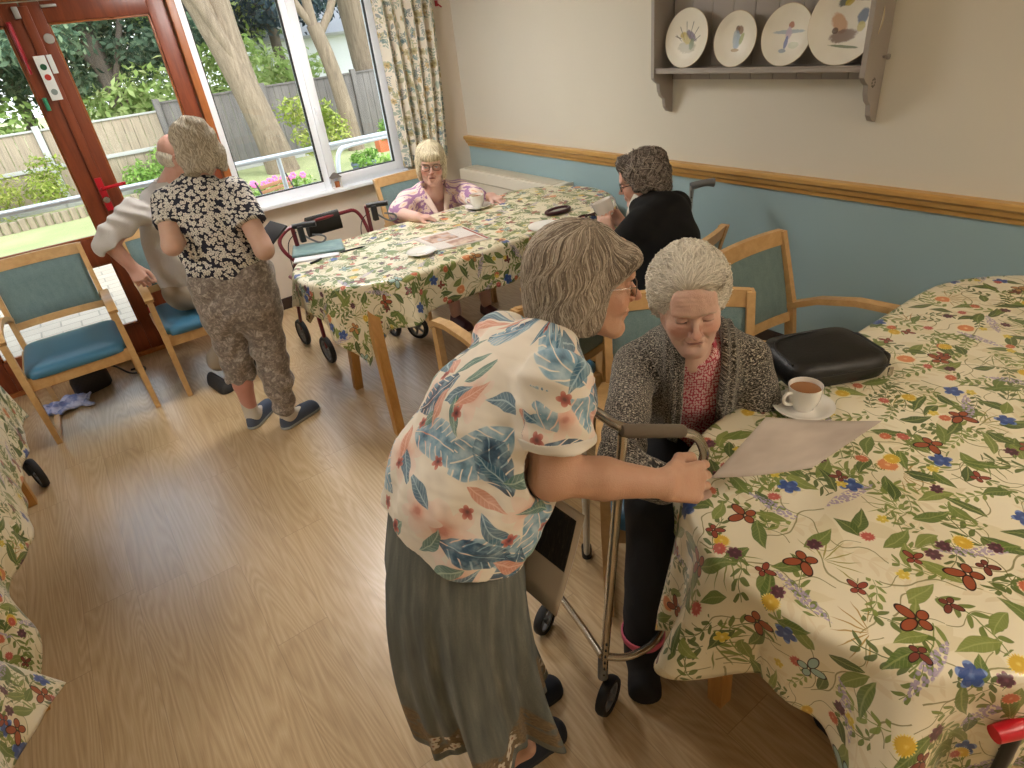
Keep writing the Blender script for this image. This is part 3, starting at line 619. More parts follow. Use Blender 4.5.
def leafmat(name, stops):
    n = N(name); t = n.attr('tint', 0); r, _, _ = n.xyz(t); c = n.ramp(r, stops)
    d = n.n('BsdfDiffuse', {0: c}); tr = n.n('BsdfTranslucent', {0: c}); mx = n.n('MixShader', {0: .4, 1: d, 2: tr}); n.t.links.new(mx, n.out.inputs[0]); return n.m
LM = {'con': leafmat('conifer_foliage', [(.1, '3A5042'), (.5, '5C7660'), (.9, '8CA280')]), 'dark': leafmat('dark_foliage', [(.1, '2E3C42'), (.5, '465660'), (.9, '6A7E78')]),
      'lime': leafmat('bright_foliage', [(.1, '728F4A'), (.5, '93AC62'), (.9, 'BBC98C')]), 'bush': leafmat('yellow_green_bush', [(.1, '6C8238'), (.5, '94A44C'), (.9, 'C4C47C')]), 'green': leafmat('mid_green', [(.1, '5E8440'), (.5, '86AC54'), (.9, 'B4CE7C')])}
def blobs(x0, x1, y0, y1, z0, z1, n, ra, rb, seed, sq=.6):
    r = np.random.default_rng(seed); return [((r.uniform(x0, x1), r.uniform(y0, y1), r.uniform(z0, z1)), ((q := r.uniform(ra, rb)), q*.8, q*sq)) for _ in range(n)]
M['bark'] = wood('ridged_bark', '5E5244', '92836E', .9, (7, 7, .8)); M['bark_d'] = wood('dark_bark', '4A423C', '6C6258', .9, (7, 7, .8))
def tree(label, cents, n, size, mat, trunks, bark='bark', seed=1, name='tree', cat='tree', group=None):
    base = trunks[0][0][0] if trunks else (cents[0][0][0], cents[0][0][1], GZ); t = thing(name, label, cat, (0, 0, 0), group=group)
    for pts, rr in trunks: part('trunk' if pts is trunks[0][0] else 'branch', MB().tube(pts, rr, 14, smooth=2), M[bark], t, angle=80)
    V, F, T = leaves(cents, n, size, seed); np_obj('foliage', V, F, LM[mat], t, col=T, smooth=False)
    return t
Z = GZ-.1
tree('large conifer filling the right glass door pane above the fence', blobs(-1.2, 3.2, 14.2, 17, 1.3, 5.2, 46, .6, 1.2, 1, .45), 30000, .075, 'con', [([(1.6, 15, Z), (1.45, 15, 2), (1.3, 15.2, 5)], [.2, .15, .08]), ([(1.5, 15, 1.4), (2.2, 14.6, 3), (2.6, 14.4, 4.4)], [.06, .05, .02]), ([(1.4, 15, 1.8), (.6, 14.6, 3.2), (.2, 14.5, 4.6)], [.06, .05, .02])], 'bark_d', 1)
tree('large grey green conifer seen through the left glass door', blobs(-6, -1.2, 14, 17, 1.2, 6, 46, .7, 1.3, 2, .45), 26000, .08, 'con', [([(-3, 15, Z), (-3, 15, 2), (-3.2, 15, 5)], [.2, .15, .08])], 'bark_d', 2)
tree('tall bright green hedge tree behind the fence and conifers', blobs(-7, 5.5, 18, 20, .8, 4.6, 40, .8, 1.5, 3, .6)+blobs(2.5, 5.5, 14.3, 15.5, .9, 1.9, 12, .35, .6, 30)+blobs(-8, 2.5, 14.2, 15.2, .7, 1.5, 34, .4, .7, 31), 34000, .085, 'lime', [([(0, 19, Z), (0, 19, 3)], [.15, .1])], 'bark_d', 3)
tree('thick two stemmed tree trunk in the left window pane', blobs(2.2, 4.6, 11.5, 12.5, 3.9, 5.0, 10, .5, .9, 4, .5), 3500, .07, 'con', [([(3.35, 11.9, Z), (3.25, 11.9, .6), (3.0, 12, 1.9), (2.55, 12.1, 3.4), (2.3, 12.1, 4.8)], [.30, .24, .22, .17, .14]), ([(3.22, 11.9, .8), (3.1, 12, 2.0), (3.1, 12.0, 3.2), (3.1, 12.1, 4.8)], [.17, .19, .17, .14]), ([(3.1, 11.85, 1.6), (2.75, 11.8, 2.6), (2.2, 11.8, 3.8)], [.08, .09, .06])], 'bark', 4)
tree('forked tree trunk in the right window pane beside the neighbouring roof', blobs(4.2, 6.2, 12.6, 13.2, 3.2, 4.4, 8, .4, .8, 5, .5), 3000, .07, 'con', [([(5.05, 12.5, Z), (4.95, 12.5, 1.3), (4.75, 12.5, 2.1)], [.17, .14, .13]), ([(4.75, 12.5, 2.05), (4.3, 12.5, 2.8), (3.9, 12.5, 3.9)], [.07, .07, .05]), ([(4.75, 12.5, 2.0), (4.7, 12.5, 3.0), (4.5, 12.5, 4.2)], [.09, .08, .06]), ([(4.8, 12.5, 1.9), (5.3, 12.5, 2.5), (5.5, 12.5, 3.9)], [.07, .07, .05])], 'bark', 5)
tree('broad pale tree trunk nearest the curtain, behind the grey fence', blobs(5.4, 7.4, 13.4, 14.4, 3.0, 4.4, 8, .4, .9, 6, .5), 3000, .07, 'con', [([(6.2, 13.5, Z), (6.1, 13.5, 1.6), (6.0, 13.5, 3.2), (5.9, 13.5, 4.6)], [.36, .32, .32, .3])], 'bark', 6)
tree('dark purple leaved tree beyond the window tree trunks', blobs(3.5, 9, 16.5, 18.5, 2.6, 5.5, 30, .6, 1.1, 7, .6), 20000, .085, 'dark', [([(5.6, 17.5, Z), (5.6, 17.5, 4)], [.15, .1])], 'bark_d', 7)
tree('yellow green rounded bush at the left of the lawn', blobs(-1.9, -.0, 12.1, 12.6, .15, .62, 14, .25, .42, 8, .8), 5000, .035, 'bush', [([(-1, 12.4, Z), (-1, 12.4, .4)], [.03, .02])], 'bark_d', 8, 'bush', 'bush')
tree('loose bright green shrub in front of the grey fence', blobs(3.15, 3.75, 9.7, 10.1, .35, 1.0, 9, .14, .26, 9, .9), 1500, .04, 'bush', [([(3.45, 9.9, Z), (3.45, 9.9, .7)], [.02, .01])], 'bark_d', 9, 'bush', 'bush')
tree('low green planting at the foot of the pale fence', blobs(.9, 2.5, 12.4, 12.8, .1, .5, 9, .15, .3, 10, .8), 2500, .035, 'green', [([(1.5, 12.6, Z), (1.5, 12.6, .3)], [.02, .01])], 'bark_d', 10, 'bush', 'bush')
tree('leafy plants by the terracotta trough near the curtain', blobs(4.55, 5.3, 9.9, 10.3, .35, .65, 7, .12, .2, 11, .8), 1200, .035, 'green', [([(4.9, 10.1, Z), (4.9, 10.1, .4)], [.02, .01])], 'bark_d', 11, 'bush', 'bush')
# pots, trough
M['pot'] = simple('slate_blue_pot', '5E6A76', .6); M['terra'] = simple('terracotta', 'C8714A', .8); M['soil'] = simple('soil', '3E3026', .95); M['pink'] = simple('pink_petals', 'D978A8', .7)
for i, (x, y) in enumerate(((3.78, 9.4), (4.02, 9.45), (3.62, 8.8), (3.86, 8.7))):
    t = thing('plant_pot', ('blue grey plant pot in the back row beside the terrace', 'blue grey plant pot in the back row nearer the terracotta trough', 'blue grey plant pot in the front row beside the window mullion', 'blue grey plant pot in the front row by the short rail')[i], 'pot', (x, y, GZ), group='blue grey garden pots')
    part('pot', MB().lathe([(0, 0), (.085, 0), (.115, .26), (.125, .26), (.125, .3), (.105, .3), (.10, .26), (0, .26)], 20), M['pot'], t)
    V, F, T = leaves([((0, 0, .36), (.12, .12, .1))], 160, .035, 40+i); np_obj('plant', V, F, LM['green'], t, col=T, smooth=False)
t = thing('planter_trough', 'terracotta trough beside the grey fence near the curtain', 'planter', (4.75, 10.3, GZ+.22)); part('trough', MB().box(-.22, .22, -.1, .1, 0, .22, .02), M['terra'], t); part('earth', MB().box(-.19, .19, -.08, .08, .2, .224), M['soil'], t)
t = thing('flower_bed', 'bed with pink flowers at the foot of the thick tree trunk', 'flowers', (2.35, 8.9, GZ)); V, F, T = leaves([((dx, 0, .28), (.16, .12, .14)) for dx in (-.3, -.1, .15, .35)], 900, .03, 60); np_obj('leaves', V, F, LM['green'], t, col=T, smooth=False)
b = MB()
for k in range(9):
    x, y, z = -.3+.16*(k % 5)+.05*math.sin(k*7), -.1, .42+.07*math.sin(k*3.1)
    for q in range(6): a = q*PI/3; b.ball((x+.028*math.cos(a), y, z+.028*math.sin(a)), .02, (1, .4, 1), n=8)
part('blossoms', b, M['pink'], t)
part('earth', MB().box(-.5, .5, -.2, .25, 0, .2, .03), M['soil'], t)
M['slat'] = simple('oiled_slat', '9C7450', .6)
# garden bench end seen through the window
g = thing('garden_bench', 'slatted wooden garden bench with scrolled dark iron end outside the window', 'bench', (2.0, 7.3, GZ), math.radians(205)); g.scale = (.62, .62, .75)
for k in range(7): part('back_slat', MB().beam((-.35, -.05-.035*k*.9, .46+.062*k), (.35, -.05-.035*k*.9, .46+.062*k), .018, .05), M['slat'], g)
for k in range(4): part('seat_slat', MB().box(-.35, .35, -.02+k*.1, .065+k*.1, .41, .43, .004), M['terra'], g)
for s in (-1, 1):
    b = MB(); x = s*.36; b.tube([(x, .38, 0), (x, .34, .38), (x, .0, .42), (x, -.12, .62), (x, -.28, .92)], .016, 8, smooth=2); b.tube([(x, -.18, 0), (x, -.02, .4)], .016, 8); b.tube([(x, .36, .4), (x, .38, .62), (x, .1, .66), (x, -.14, .62)], .014, 8, smooth=2)
    for q in range(3): b.tube([(x, .28-.1*q+.04*math.cos(a*.63), .54+.04*math.sin(a*.63)) for a in range(10)], .007, 6, closed=True)
    part('iron_end', b, M['blkplastic'], g)
# neighbouring house
hs = thing('neighbour_house', 'white rendered house with grey tiled roof glimpsed between the tree trunks', 'house', (8.8, 19, GZ)); part('walls', MB().box(-3, 4, 0, 5, 0, 2.2), simple('render_white', 'DADCDC', .8), hs)
part('roof', MB().loft([[(-3.3, -.3, 2.1), (4.3, -.3, 2.1), (4.3, 5.3, 2.1), (-3.3, 5.3, 2.1)], [(-2.6, 2.2, 4.2), (4, 2.2, 4.2), (4, 2.8, 4.2), (-2.6, 2.8, 4.2)]]), simple('roof_tile', 'B9BBC0', .8, .4, 12), hs)
part('gutter', MB().box(-3.3, 4.3, -.36, -.28, 2.02, 2.1, .01), M['conc'], hs)
# ------------------------------------------------------------------ organic surfaces: signed distance fields -> one continuous mesh
f32 = np.float32
def A3(v): return np.array(v, f32)
def nrm(v): v = np.array(v, float); return v/np.linalg.norm(v)
def smin(a, b, k):
    h = np.clip(.5+.5*(b-a)/k, 0, 1); return b+(a-b)*h-k*h*(1-h)
def smax(a, b, k): return -smin(-a, -b, k)
def rc(P, a, b, ra, rb):
    a = A3(a); ba = A3(b)-a; pa = P-a; h = np.clip(pa@ba/max(float(ba@ba), 1e-9), 0, 1); q = pa-h[:, None]*ba
    return np.sqrt((q*q).sum(1))-(ra+(rb-ra)*h)
def ell(P, c, r, R=None):
    q = P-A3(c)
    if R is not None: q = q@A3(R).T
    r = A3(r); u = q/r; k0 = np.sqrt((u*u).sum(1)); w = u/r; k1 = np.sqrt((w*w).sum(1))+1e-6; return k0*(k0-1)/k1
def chain(P, pts, rad, k=.02):
    d = None
    for i in range(len(pts)-1):
        e = rc(P, pts[i], pts[i+1], rad[i], rad[i+1]); d = e if d is None else smin(d, e, k)
    return d
def loft_sdf(P, secs, side):
    """secs: (centre, half width, half depth); side: lateral unit vector; smooth elliptical trunk"""
    side = A3(nrm(side)); d = None
    for (c0, w0, d0), (c1, w1, d1) in zip(secs, secs[1:]):
        a = A3(c0); ba = A3(c1)-a; L2 = float(ba@ba); pa = P-a; h = np.clip(pa@ba/L2, 0, 1); q = pa-h[:, None]*ba; ax = ba/math.sqrt(L2)
        fr = np.cross(ax, side); fr /= np.linalg.norm(fr)
        w = w0+(w1-w0)*h; dd = d0+(d1-d0)*h; x = q@side/w; y = q@fr/dd; z = q@ax/np.minimum(w, dd)
        e = (np.sqrt(x*x+y*y+z*z)-1)*np.minimum(w, dd); d = e if d is None else smin(d, e, .035)
    return d
def fnoise(P, f, seed=0):
    r = np.random.default_rng(seed); o = np.zeros(len(P), f32)
    for k in range(4):
        w = r.normal(size=(3,)); w /= np.linalg.norm(w); w2 = r.normal(size=(3,)); o += np.sin(P@A3(w*f*(1+.4*k))+2*np.sin(P@A3(w2*f*.5)+r.uniform(0, 6))+r.uniform(0, 6))/(1+.4*k)
    return o/3
def mesh_sdf(f, lo, hi, h, margin=.012):
    lo = np.array(lo, float); hi = np.array(hi, float); B = 4; nb = np.ceil((hi-lo)/(h*B)).astype(int)
    c = [lo[i]+(np.arange(nb[i])+.5)*h*B-.5*h for i in range(3)]; G = np.stack(np.meshgrid(*c, indexing='ij'), -1).reshape(-1, 3).astype(f32)
    dc = np.concatenate([f(G[i:i+200000]) for i in range(0, len(G), 200000)]).reshape(nb)
    D = np.repeat(np.repeat(np.repeat(dc, B, 0), B, 1), B, 2).astype(f32); act = np.argwhere(np.abs(dc) < h*B*.9+margin)
    off = np.stack(np.meshgrid(*[np.arange(B)]*3, indexing='ij'), -1).reshape(-1, 3)
    for i in range(0, len(act), 4000):
        idx = (act[i:i+4000, None, :]*B+off[None]).reshape(-1, 3); D[idx[:, 0], idx[:, 1], idx[:, 2]] = f((lo+idx*h).astype(f32))
    S = D < 0; n = S.shape
    cs = [S[a:n[0]-1+a, b:n[1]-1+b, c_:n[2]-1+c_] for a in (0, 1) for b in (0, 1) for c_ in (0, 1)]
    cnt = np.zeros(cs[0].shape, np.int8)
    for q in cs: cnt += q
    cell = np.argwhere((cnt > 0) & (cnt < 8)); vid = np.full(cnt.shape, -1, np.int32); vid[cell[:, 0], cell[:, 1], cell[:, 2]] = np.arange(len(cell))
    cor = [(a, b, c_) for a in (0, 1) for b in (0, 1) for c_ in (0, 1)]; vals = np.stack([D[cell[:, 0]+a, cell[:, 1]+b, cell[:, 2]+c_] for a, b, c_ in cor], 1)
    acc = np.zeros((len(cell), 3)); num = np.zeros(len(cell))
    for i in range(8):
        for j in range(i+1, 8):
            if sum(x != y for x, y in zip(cor[i], cor[j])) != 1: continue
            a, b = vals[:, i], vals[:, j]; m = (a < 0) != (b < 0); t = np.where(m, a/np.where(a == b, 1, a-b), 0)
            p = np.array(cor[i])+t[:, None]*(np.array(cor[j])-np.array(cor[i])); acc[m] += p[m]; num[m] += 1
    V = lo+(cell+acc/num[:, None])*h; F = []
    for ax in range(3):
        u, v = [(1, 2), (2, 0), (0, 1)][ax]; s0 = [slice(None)]*3; s1 = [slice(None)]*3; s0[ax] = slice(0, n[ax]-1); s1[ax] = slice(1, n[ax]); A, Bq = S[tuple(s0)], S[tuple(s1)]
        e = np.argwhere(A != Bq); e = e[(e[:, u] > 0) & (e[:, v] > 0) & (e[:, u] < n[u]-1) & (e[:, v] < n[v]-1)]
        ins = A[e[:, 0], e[:, 1], e[:, 2]]; du = np.eye(3, dtype=int)[u]; dv = np.eye(3, dtype=int)[v]
        q = np.stack([vid[tuple((e-x).T)] for x in (du+dv, dv, 0*du, du)], 1); q[~ins] = q[~ins][:, ::-1]; F.append(q)
    F = np.concatenate(F); return V, F[(F >= 0).all(1)]
def smoothV(V, F, it=1, lam=.5):
    n = len(V)
    for _ in range(it):
        acc = np.zeros_like(V); num = np.zeros(n)
        for i in range(4):
            for j in ((i+1) % 4, (i-1) % 4): np.add.at(acc, F[:, i], V[F[:, j]]); np.add.at(num, F[:, i], 1)
        V = V+lam*(acc/np.maximum(num, 1)[:, None]-V)
    return V
def frame(fwd, up=(0, 0, 1)):
    """rows: her left->right axis x, forward y, up z"""
    y = nrm(fwd); u = np.array(up, float); x = np.cross(y, u); x /= np.linalg.norm(x); return np.array([x, y, np.cross(x, y)])
def pitched(fwd_h, pitch, roll=0):
    """head frame from a horizontal direction, pitched down by `pitch` degrees"""
    f = nrm((fwd_h[0], fwd_h[1], 0)); p = math.radians(pitch); fw = f*math.cos(p)+np.array([0, 0, -math.sin(p)]); up = f*math.sin(p)+np.array([0, 0, math.cos(p)])
    x = np.cross(fw, up); r = math.radians(roll); return np.array([x*math.cos(r)+up*math.sin(r), fw, up*math.cos(r)-x*math.sin(r)])
class Head:
    def __init__(s, c, R, sc=1., age=1., eye='open', jaw=1., nose=1.): s.c = A3(c); s.R = np.array(R); s.s = sc; s.age = age; s.eye = eye; s.jaw = jaw; s.nose = nose
    def loc(s, P): return ((P-s.c)@A3(s.R).T/s.s).astype(f32)
    def w(s, p): return s.c+s.s*(np.array(p)@s.R)
    def sdf(s, P):
        q = s.loc(P); m = q.copy(); m[:, 0] = np.abs(m[:, 0]); a = s.age; j = s.jaw
        d = ell(q, (0, -.016, .036), (.074, .094, .082)); d = smin(d, ell(q, (0, .03, -.02), (.060*j, .062, .088)), .03)
        d = smin(d, rc(m, (.050*j, .0, -.045), (.016, .068, -.098), .022, .017), .03)            # jaw line
        d = smin(d, ell(q, (0, .074, -.097), (.024, .02, .017)), .02)                              # chin
        d = smin(d, ell(m, (.038, .062, -.030), (.024, .022, .024)), .025)                         # cheeks
        d = smin(d, ell(m, (.020, .082, .026), (.032, .013, .009)), .018)                          # brow ridge
        d = smin(d, ell(q, (0, .070, .055), (.05, .02, .035)), .03)
        d = smax(d, -ell(m, (.031, .100, .006), (.019, .017, .0125)), .014)                       # eye socket
        d = smin(d, ell(m, (.031, .0745, .004), (.0155, .0150, .0115)), .003)                      # eyeball and lids
        lid = rc(m, (.017, .0885, .0005), (.045, .081, .0005), .0014, .0014); z = q[:, 2]
        if s.eye == 'open':
            d = smin(d, ell(m, (.031, .0775, .0095), (.017, .0135, .0048)), .002); d = smin(d, ell(m, (.031, .077, -.0045), (.016, .0125, .004)), .002)
        else:
            d = smin(d, ell(m, (.031, .0775, .0065), (.0175, .0140, .0082)), .002); d = smax(d, -lid, .0015)
        d = smin(d, ell(m, (.031, .080, -.013), (.013, .008, .005)), .006) if a > .6 else d         # bag under the eye
        n = s.nose; d = smin(d, rc(q, (0, .086, .012), (0, .108*n, -.024), .0065, .0085), .008); d = smin(d, ell(q, (0, .110*n, -.030), (.011, .011, .0095)), .006)
        d = smin(d, ell(m, (.0125, .098, -.032), (.0075, .0095, .0070)), .005); d = smax(d, -ell(m, (.0062, .105, -.0395), (.0035, .006, .003)), .003)
        d = smin(d, ell(q, (0, .082, -.058), (.028, .014, .02)), .014)                             # mouth mound
        d = smin(d, ell(q, (0, .0945, -.0565), (.021, .0055, .0040)), .003); d = smin(d, ell(q, (0, .0935, -.0650), (.018, .006, .0047)), .003)
        d = smax(d, -rc(m, (0, .1015, -.0607), (.021, .0895, -.0617), .0016, .0012), .002)
        d = smax(d, -rc(q, (0, .097, -.077), (0, .094, -.078), .006, .006), .012)                   # dent above the chin
        if a > .5:
            d = smax(d, -rc(m, (.017, .097, -.034), (.031, .078, -.066), (.0022*a+.0004), .0024*a), .008)       # nasolabial folds
            d = smax(d, -rc(m, (.0245, .085, -.066), (.031, .068, -.094), .0020*a, .0016), .008)
            d = smin(d, ell(m, (.034, .052, -.078), (.014, .016, .016)), .02)
            for zz in (.050, .060, .071): d = d+(.0007*a)*np.exp(-((z-zz-.003*np.sin(q[:, 0]*90))/.0016)**2)*(q[:, 1] > .05)*(m[:, 0] < .045)
            d = d+.0007*a*np.exp(-((np.abs(z-.003-(m[:, 0]-.05)*.9))/.0013)**2)*(m[:, 0] > .049)*(m[:, 0] < .062)*(q[:, 1] > .04)
        e = ell(m, (.0755, -.010, -.004), (.0085, .017, .030)); e = smax(e, -ell(m, (.084, -.007, -.002), (.006, .009, .017)), .004); d = smin(d, e, .005)
        d = d+.0006*fnoise(q, 260, 5)*a+.0010*max(a-.6, 0)*fnoise(q, 120, 8)
        return d*s.s
    def tint(s, V, base, lip=(.50, .20, .18), brow=None, iris=(.25, .32, .38), blush=.35):
        q = s.loc(V.astype(f32)); m = q.copy(); m[:, 0] = np.abs(m[:, 0]); near = (np.abs(q) < .16).all(1); c = np.tile(np.array(base, float), (len(V), 1))
        def mx(w, col): nonlocal c; w = (np.clip(w, 0, 1)*near)[:, None]; c = c*(1-w)+np.array(col)*w
        def g(c_, r): return np.exp(-(((m-np.array(c_))/np.array(r))**2).sum(1))
        red = (base[0]*.92, base[1]*.62, base[2]*.58)
        mx(blush*1.3*g((.042, .07, -.03), (.022, .05, .02)), red); mx(blush*1.2*g((0, .112, -.03), (.014, .03, .016)), red); mx(.5*blush*g((.03, .09, -.012), (.016, .03, .007)), red); mx(.5*g((.031, .085, .012), (.018, .02, .010)), (base[0]*.75, base[1]*.6, base[2]*.58))
        mx(1.2*g((0, .095, -.0607), (.021, .03, .0085))**1.5, lip); mx(1.3*np.exp(-((q[:, 2]+.0610)/.0016)**2)*(m[:, 0] < .019)*(q[:, 1] > .07), (.16, .06, .05))
        if brow is not None: mx(.75*np.exp(-((q[:, 2]-.026-.006*(m[:, 0]-.03)/.02*0+.25*np.maximum(m[:, 0]-.035, 0))/.0035)**2)*(m[:, 0] > .012)*(m[:, 0] < .05)*(q[:, 1] > .06), brow)
        if s.eye == 'open':
            mx(1.0*((((m[:, 0]-.031)/.0125)**2+((q[:, 2]-.0025)/.0042)**2) < 1)*(q[:, 1] > .07), (.72, .68, .64)); mx(1.0*((((m[:, 0]-.031)/.0050)**2+((q[:, 2]-.0025)/.0045)**2) < 1)*(q[:, 1] > .07), iris)
            mx(.9*np.exp(-((q[:, 2]-.0068)/.0012)**2)*(m[:, 0] > .018)*(m[:, 0] < .044)*(q[:, 1] > .07), (.1, .06, .05))
        else: mx(1.2*np.exp(-((q[:, 2]+.0005+.05*(m[:, 0]-.031)**2/.012)/.0026)**2)*(m[:, 0] > .019)*(m[:, 0] < .044)*(q[:, 1] > .07), (.10, .06, .06)); mx(.4*g((.031, .085, -.012), (.016, .02, .006)), (base[0]*.72, base[1]*.5, base[2]*.55))  # dark lid slit, then eye-bag shading painted into the skin tint
        mx(.9*g((.0062, .104, -.0385), (.003, .006, .0022)), (.15, .06, .05))
        return c
def hand_sdf(P, wrist, d, palm, curl, spread=.12, thumb=(.5, .6), side=1, sc=1., thumb_fold=.35):
    """wrist point, direction d of the hand, palm normal; side=+1: thumb on cross(palm, d) side.
    curl: four values (radians per joint), fingers curl towards the palm"""
    d = nrm(d); palm = nrm(np.array(palm)-np.dot(palm, d)*d); lat = np.cross(palm, d)*side; w = np.array(wrist, float)
    L = [(.070, .043, .026, .020, .0088), (.076, .048, .029, .021, .0090), (.071, .044, .027, .020, .0086), (.063, .034, .021, .018, .0076)]
    r = None
    for i, (mc, a, b, c, rad) in enumerate(L):
        off = (.030, .010, -.011, -.030)[i]; k = w+(d*mc+lat*off)*sc; e = rc(P, w+lat*off*.55*sc, k, .016*sc, .0115*sc); r = e if r is None else smin(r, e, .014)
        dd = nrm(d+lat*spread*(1.5-i)*.5); p = k; ang = 0
        for j, ln in enumerate((a, b, c)):
            ang += curl[i]*(1., 1.15, .7)[j]; dr = dd*math.cos(ang)+palm*math.sin(ang); p2 = p+dr*ln*sc; e = rc(P, p, p2, rad*(1, .94, .86)[j]*sc*1.04, rad*(.94, .86, .74)[j]*sc); r = smin(r, e, .0035 if j else .007); p = p2
    tb = w+(d*.018+lat*.026+palm*.006)*sc; t1 = tb+nrm(d*.65+lat*.75*(1-thumb_fold)+palm*thumb_fold)*.042*sc; t2 = t1+nrm(d*1.+lat*.25*(1-2*thumb_fold)+palm*thumb[0]*.6)*.034*sc; t3 = t2+nrm(d*1.+palm*thumb[1]*.5-lat*.1)*.026*sc
    r = smin(r, rc(P, w+lat*.012*sc, tb, .016*sc, .0145*sc), .012); r = smin(r, rc(P, tb, t1, .0145*sc, .0115*sc), .01); r = smin(r, rc(P, t1, t2, .0112*sc, .0102*sc), .004); r = smin(r, rc(P, t2, t3, .0102*sc, .0085*sc), .003)
    return r
def skin_mat(name, wrk=1.):
    n = N(name); t = n.attr('tint', 0); p = n.obj(); mott = n.noise(p, 45., 4.); fine = n.noise(p, 420., 3.); c = n.mix(n.mul(n.sub(mott, .35), .4), t, n.mix(1., t, (.9, .66, .58), 'MULTIPLY'))
    return n.bsdf(c, .5, n.bump(n.add(n.mul(fine, .6), n.mul(mott, .8*wrk)), .55, .0035), Subsurface_Weight=.10, Subsurface_Radius=(.02, .008, .004), Subsurface_Scale=.5)
def hair_mat(name, stops, rough=.5):
    n = N(name); t = n.attr('tint', 0); r, _, _ = n.xyz(t); s = n.noise(n.attr(), 60., 3.); return n.bsdf(n.ramp(n.add(n.mul(r, .75), n.mul(s, .25)), stops), rough, n.bump(s, .3, .002), Specular_IOR_Level=.35)
def hair(hd, parent, mat, base_sdf, pole=(0, -.2, 1), th=(.1, 2.0), n=900, wob=.004, wf=3., rad=.0013, seed=1, h=.0035, groove=.0018, gn=34, lift=.001, curlr=0., keep=None, label=None):
    """cap mesh with combed grooves + fine strands lying on it; base_sdf works in head-local metres"""
    pole = nrm(pole); R = np.random.default_rng(seed); ux = nrm(np.cross((0, 1, 0), pole)); uy = np.cross(pole, ux)
    def az(q): return np.arctan2(q@A3(uy), q@A3(ux)), np.arccos(np.clip(q@A3(pole)/(np.linalg.norm(q, axis=1)+1e-6), -1, 1))
    def f(P):
        q = hd.loc(P); a, t = az(q); w = np.sin(gn*a+2.2*np.sin(3*a+4*t)+wf*np.sin(5*t+a))+.6*np.sin(gn*2.1*a+3*np.sin(4*t+2*a)+1.3); return (base_sdf(q)+groove*w*np.clip(t*1.2, 0, 1))*hd.s
    c = hd.c; V, F = mesh_sdf(f, c-.2*hd.s, c+.2*hd.s, h, .006); q = hd.loc(V.astype(f32)); a, t = az(q)
    tint = .35+.3*np.sin(gn*a+2.2*np.sin(3*a+4*t)+wf*np.sin(5*t+a)); pat = np.stack([a*3, t*.25, 0*a], 1)
    Vs = [V]; Fs = [F]; Ts = [tint]; Ps = [pat]; k = len(V); K = 12
    a0 = R.uniform(-PI, PI, n); ts = th[0]+(th[1]-th[0])*R.random(n)**.8*.75; te = np.minimum(ts+(th[1]-th[0])*R.uniform(.3, .7, n), th[1]); cols = R.random(n)
    T = np.linspace(0, 1, K)[None]; TH_ = ts[:, None]+(te-ts)[:, None]*T; AZ = a0[:, None]+wob*30*np.sin(wf*TH_+R.uniform(0, 6, (n, 1)))*.35+.06*np.sin(9*TH_+a0[:, None]*7)
    D = np.cos(TH_)[..., None]*pole+np.sin(TH_)[..., None]*(np.cos(AZ)[..., None]*ux+np.sin(AZ)[..., None]*uy); D = D.reshape(-1, 3).astype(f32)
    lo = np.full(len(D), .03, f32); hi_ = np.full(len(D), .19, f32)
    for _ in range(14): mid = (lo+hi_)/2; ins = base_sdf(D*mid[:, None]) < 0; lo = np.where(ins, mid, lo); hi_ = np.where(ins, hi_, mid)
    rr = (lo+lift+wob*.5*R.normal(size=len(D))*.25).reshape(n, K)+curlr*np.sin(TH_*14+a0[:, None]*5); Q = (D.reshape(n, K, 3)*rr[..., None])
    ok = np.abs(base_sdf(Q.reshape(-1, 3).astype(f32))).reshape(n, K).max(1) < .012+curlr
    if keep is not None: ok &= keep(Q).all(1)
    Q = Q[ok]; cols = cols[ok]; m = len(Q); Wd = hd.c+hd.s*(Q.reshape(-1, 3)@hd.R); Wd = Wd.reshape(m, K, 3)
    tg = np.gradient(Wd, axis=1); nn = Wd-np.array(hd.c); sd = np.cross(tg, nn); sd /= np.linalg.norm(sd, axis=2)[..., None]+1e-9; nn /= np.linalg.norm(nn, axis=2)[..., None]
    rp = (rad*(.35+.65*np.sin(np.linspace(.25, PI-.12, K))))[None, :, None]*hd.s; S = np.stack([Wd+sd*rp*1.3, Wd+nn*rp, Wd-sd*rp*1.3, Wd-nn*rp], 2)
    idx = np.arange(m*K*4).reshape(m, K, 4)+k; FF = []
    for i in range(4): FF.append(np.stack([idx[:, :-1, i], idx[:, :-1, (i+1) % 4], idx[:, 1:, (i+1) % 4], idx[:, 1:, i]], -1).reshape(-1, 4))
    Vs.append(S.reshape(-1, 3)); Fs.append(np.concatenate(FF)); Ts.append(np.repeat(cols, K*4)); Ps.append(np.stack([np.repeat(cols*40, K*4), np.tile(np.repeat(np.linspace(0, .3, K), 4), m), np.zeros(m*K*4)], 1))
    tt = np.concatenate(Ts); return np_obj('hair', np.concatenate(Vs), np.concatenate(Fs), mat, parent, uv=np.concatenate(Ps), col=np.stack([tt]*3, 1), label=label)
def body(parent, pieces, mat, tintf, label=None):
    """pieces: (sdf, lo, hi, h) of one figure, joined under the clothes"""
    Vs, Fs, k = [], [], 0
    for f, lo, hi, h in pieces: V, F = mesh_sdf(f, lo, hi, h); Vs.append(V); Fs.append(F+k); k += len(V)
    V = np.concatenate(Vs); return np_obj('body', V, np.concatenate(Fs), mat, parent, col=tintf(V), label=label)
def garment(name, f, lo, hi, h, mat, parent, pat=None, sm=1, label=None):
    V, F = mesh_sdf(f, lo, hi, h); V = smoothV(V, F, sm); return np_obj(name, V, F, mat, parent, uv=pat(V) if pat else None, label=label)
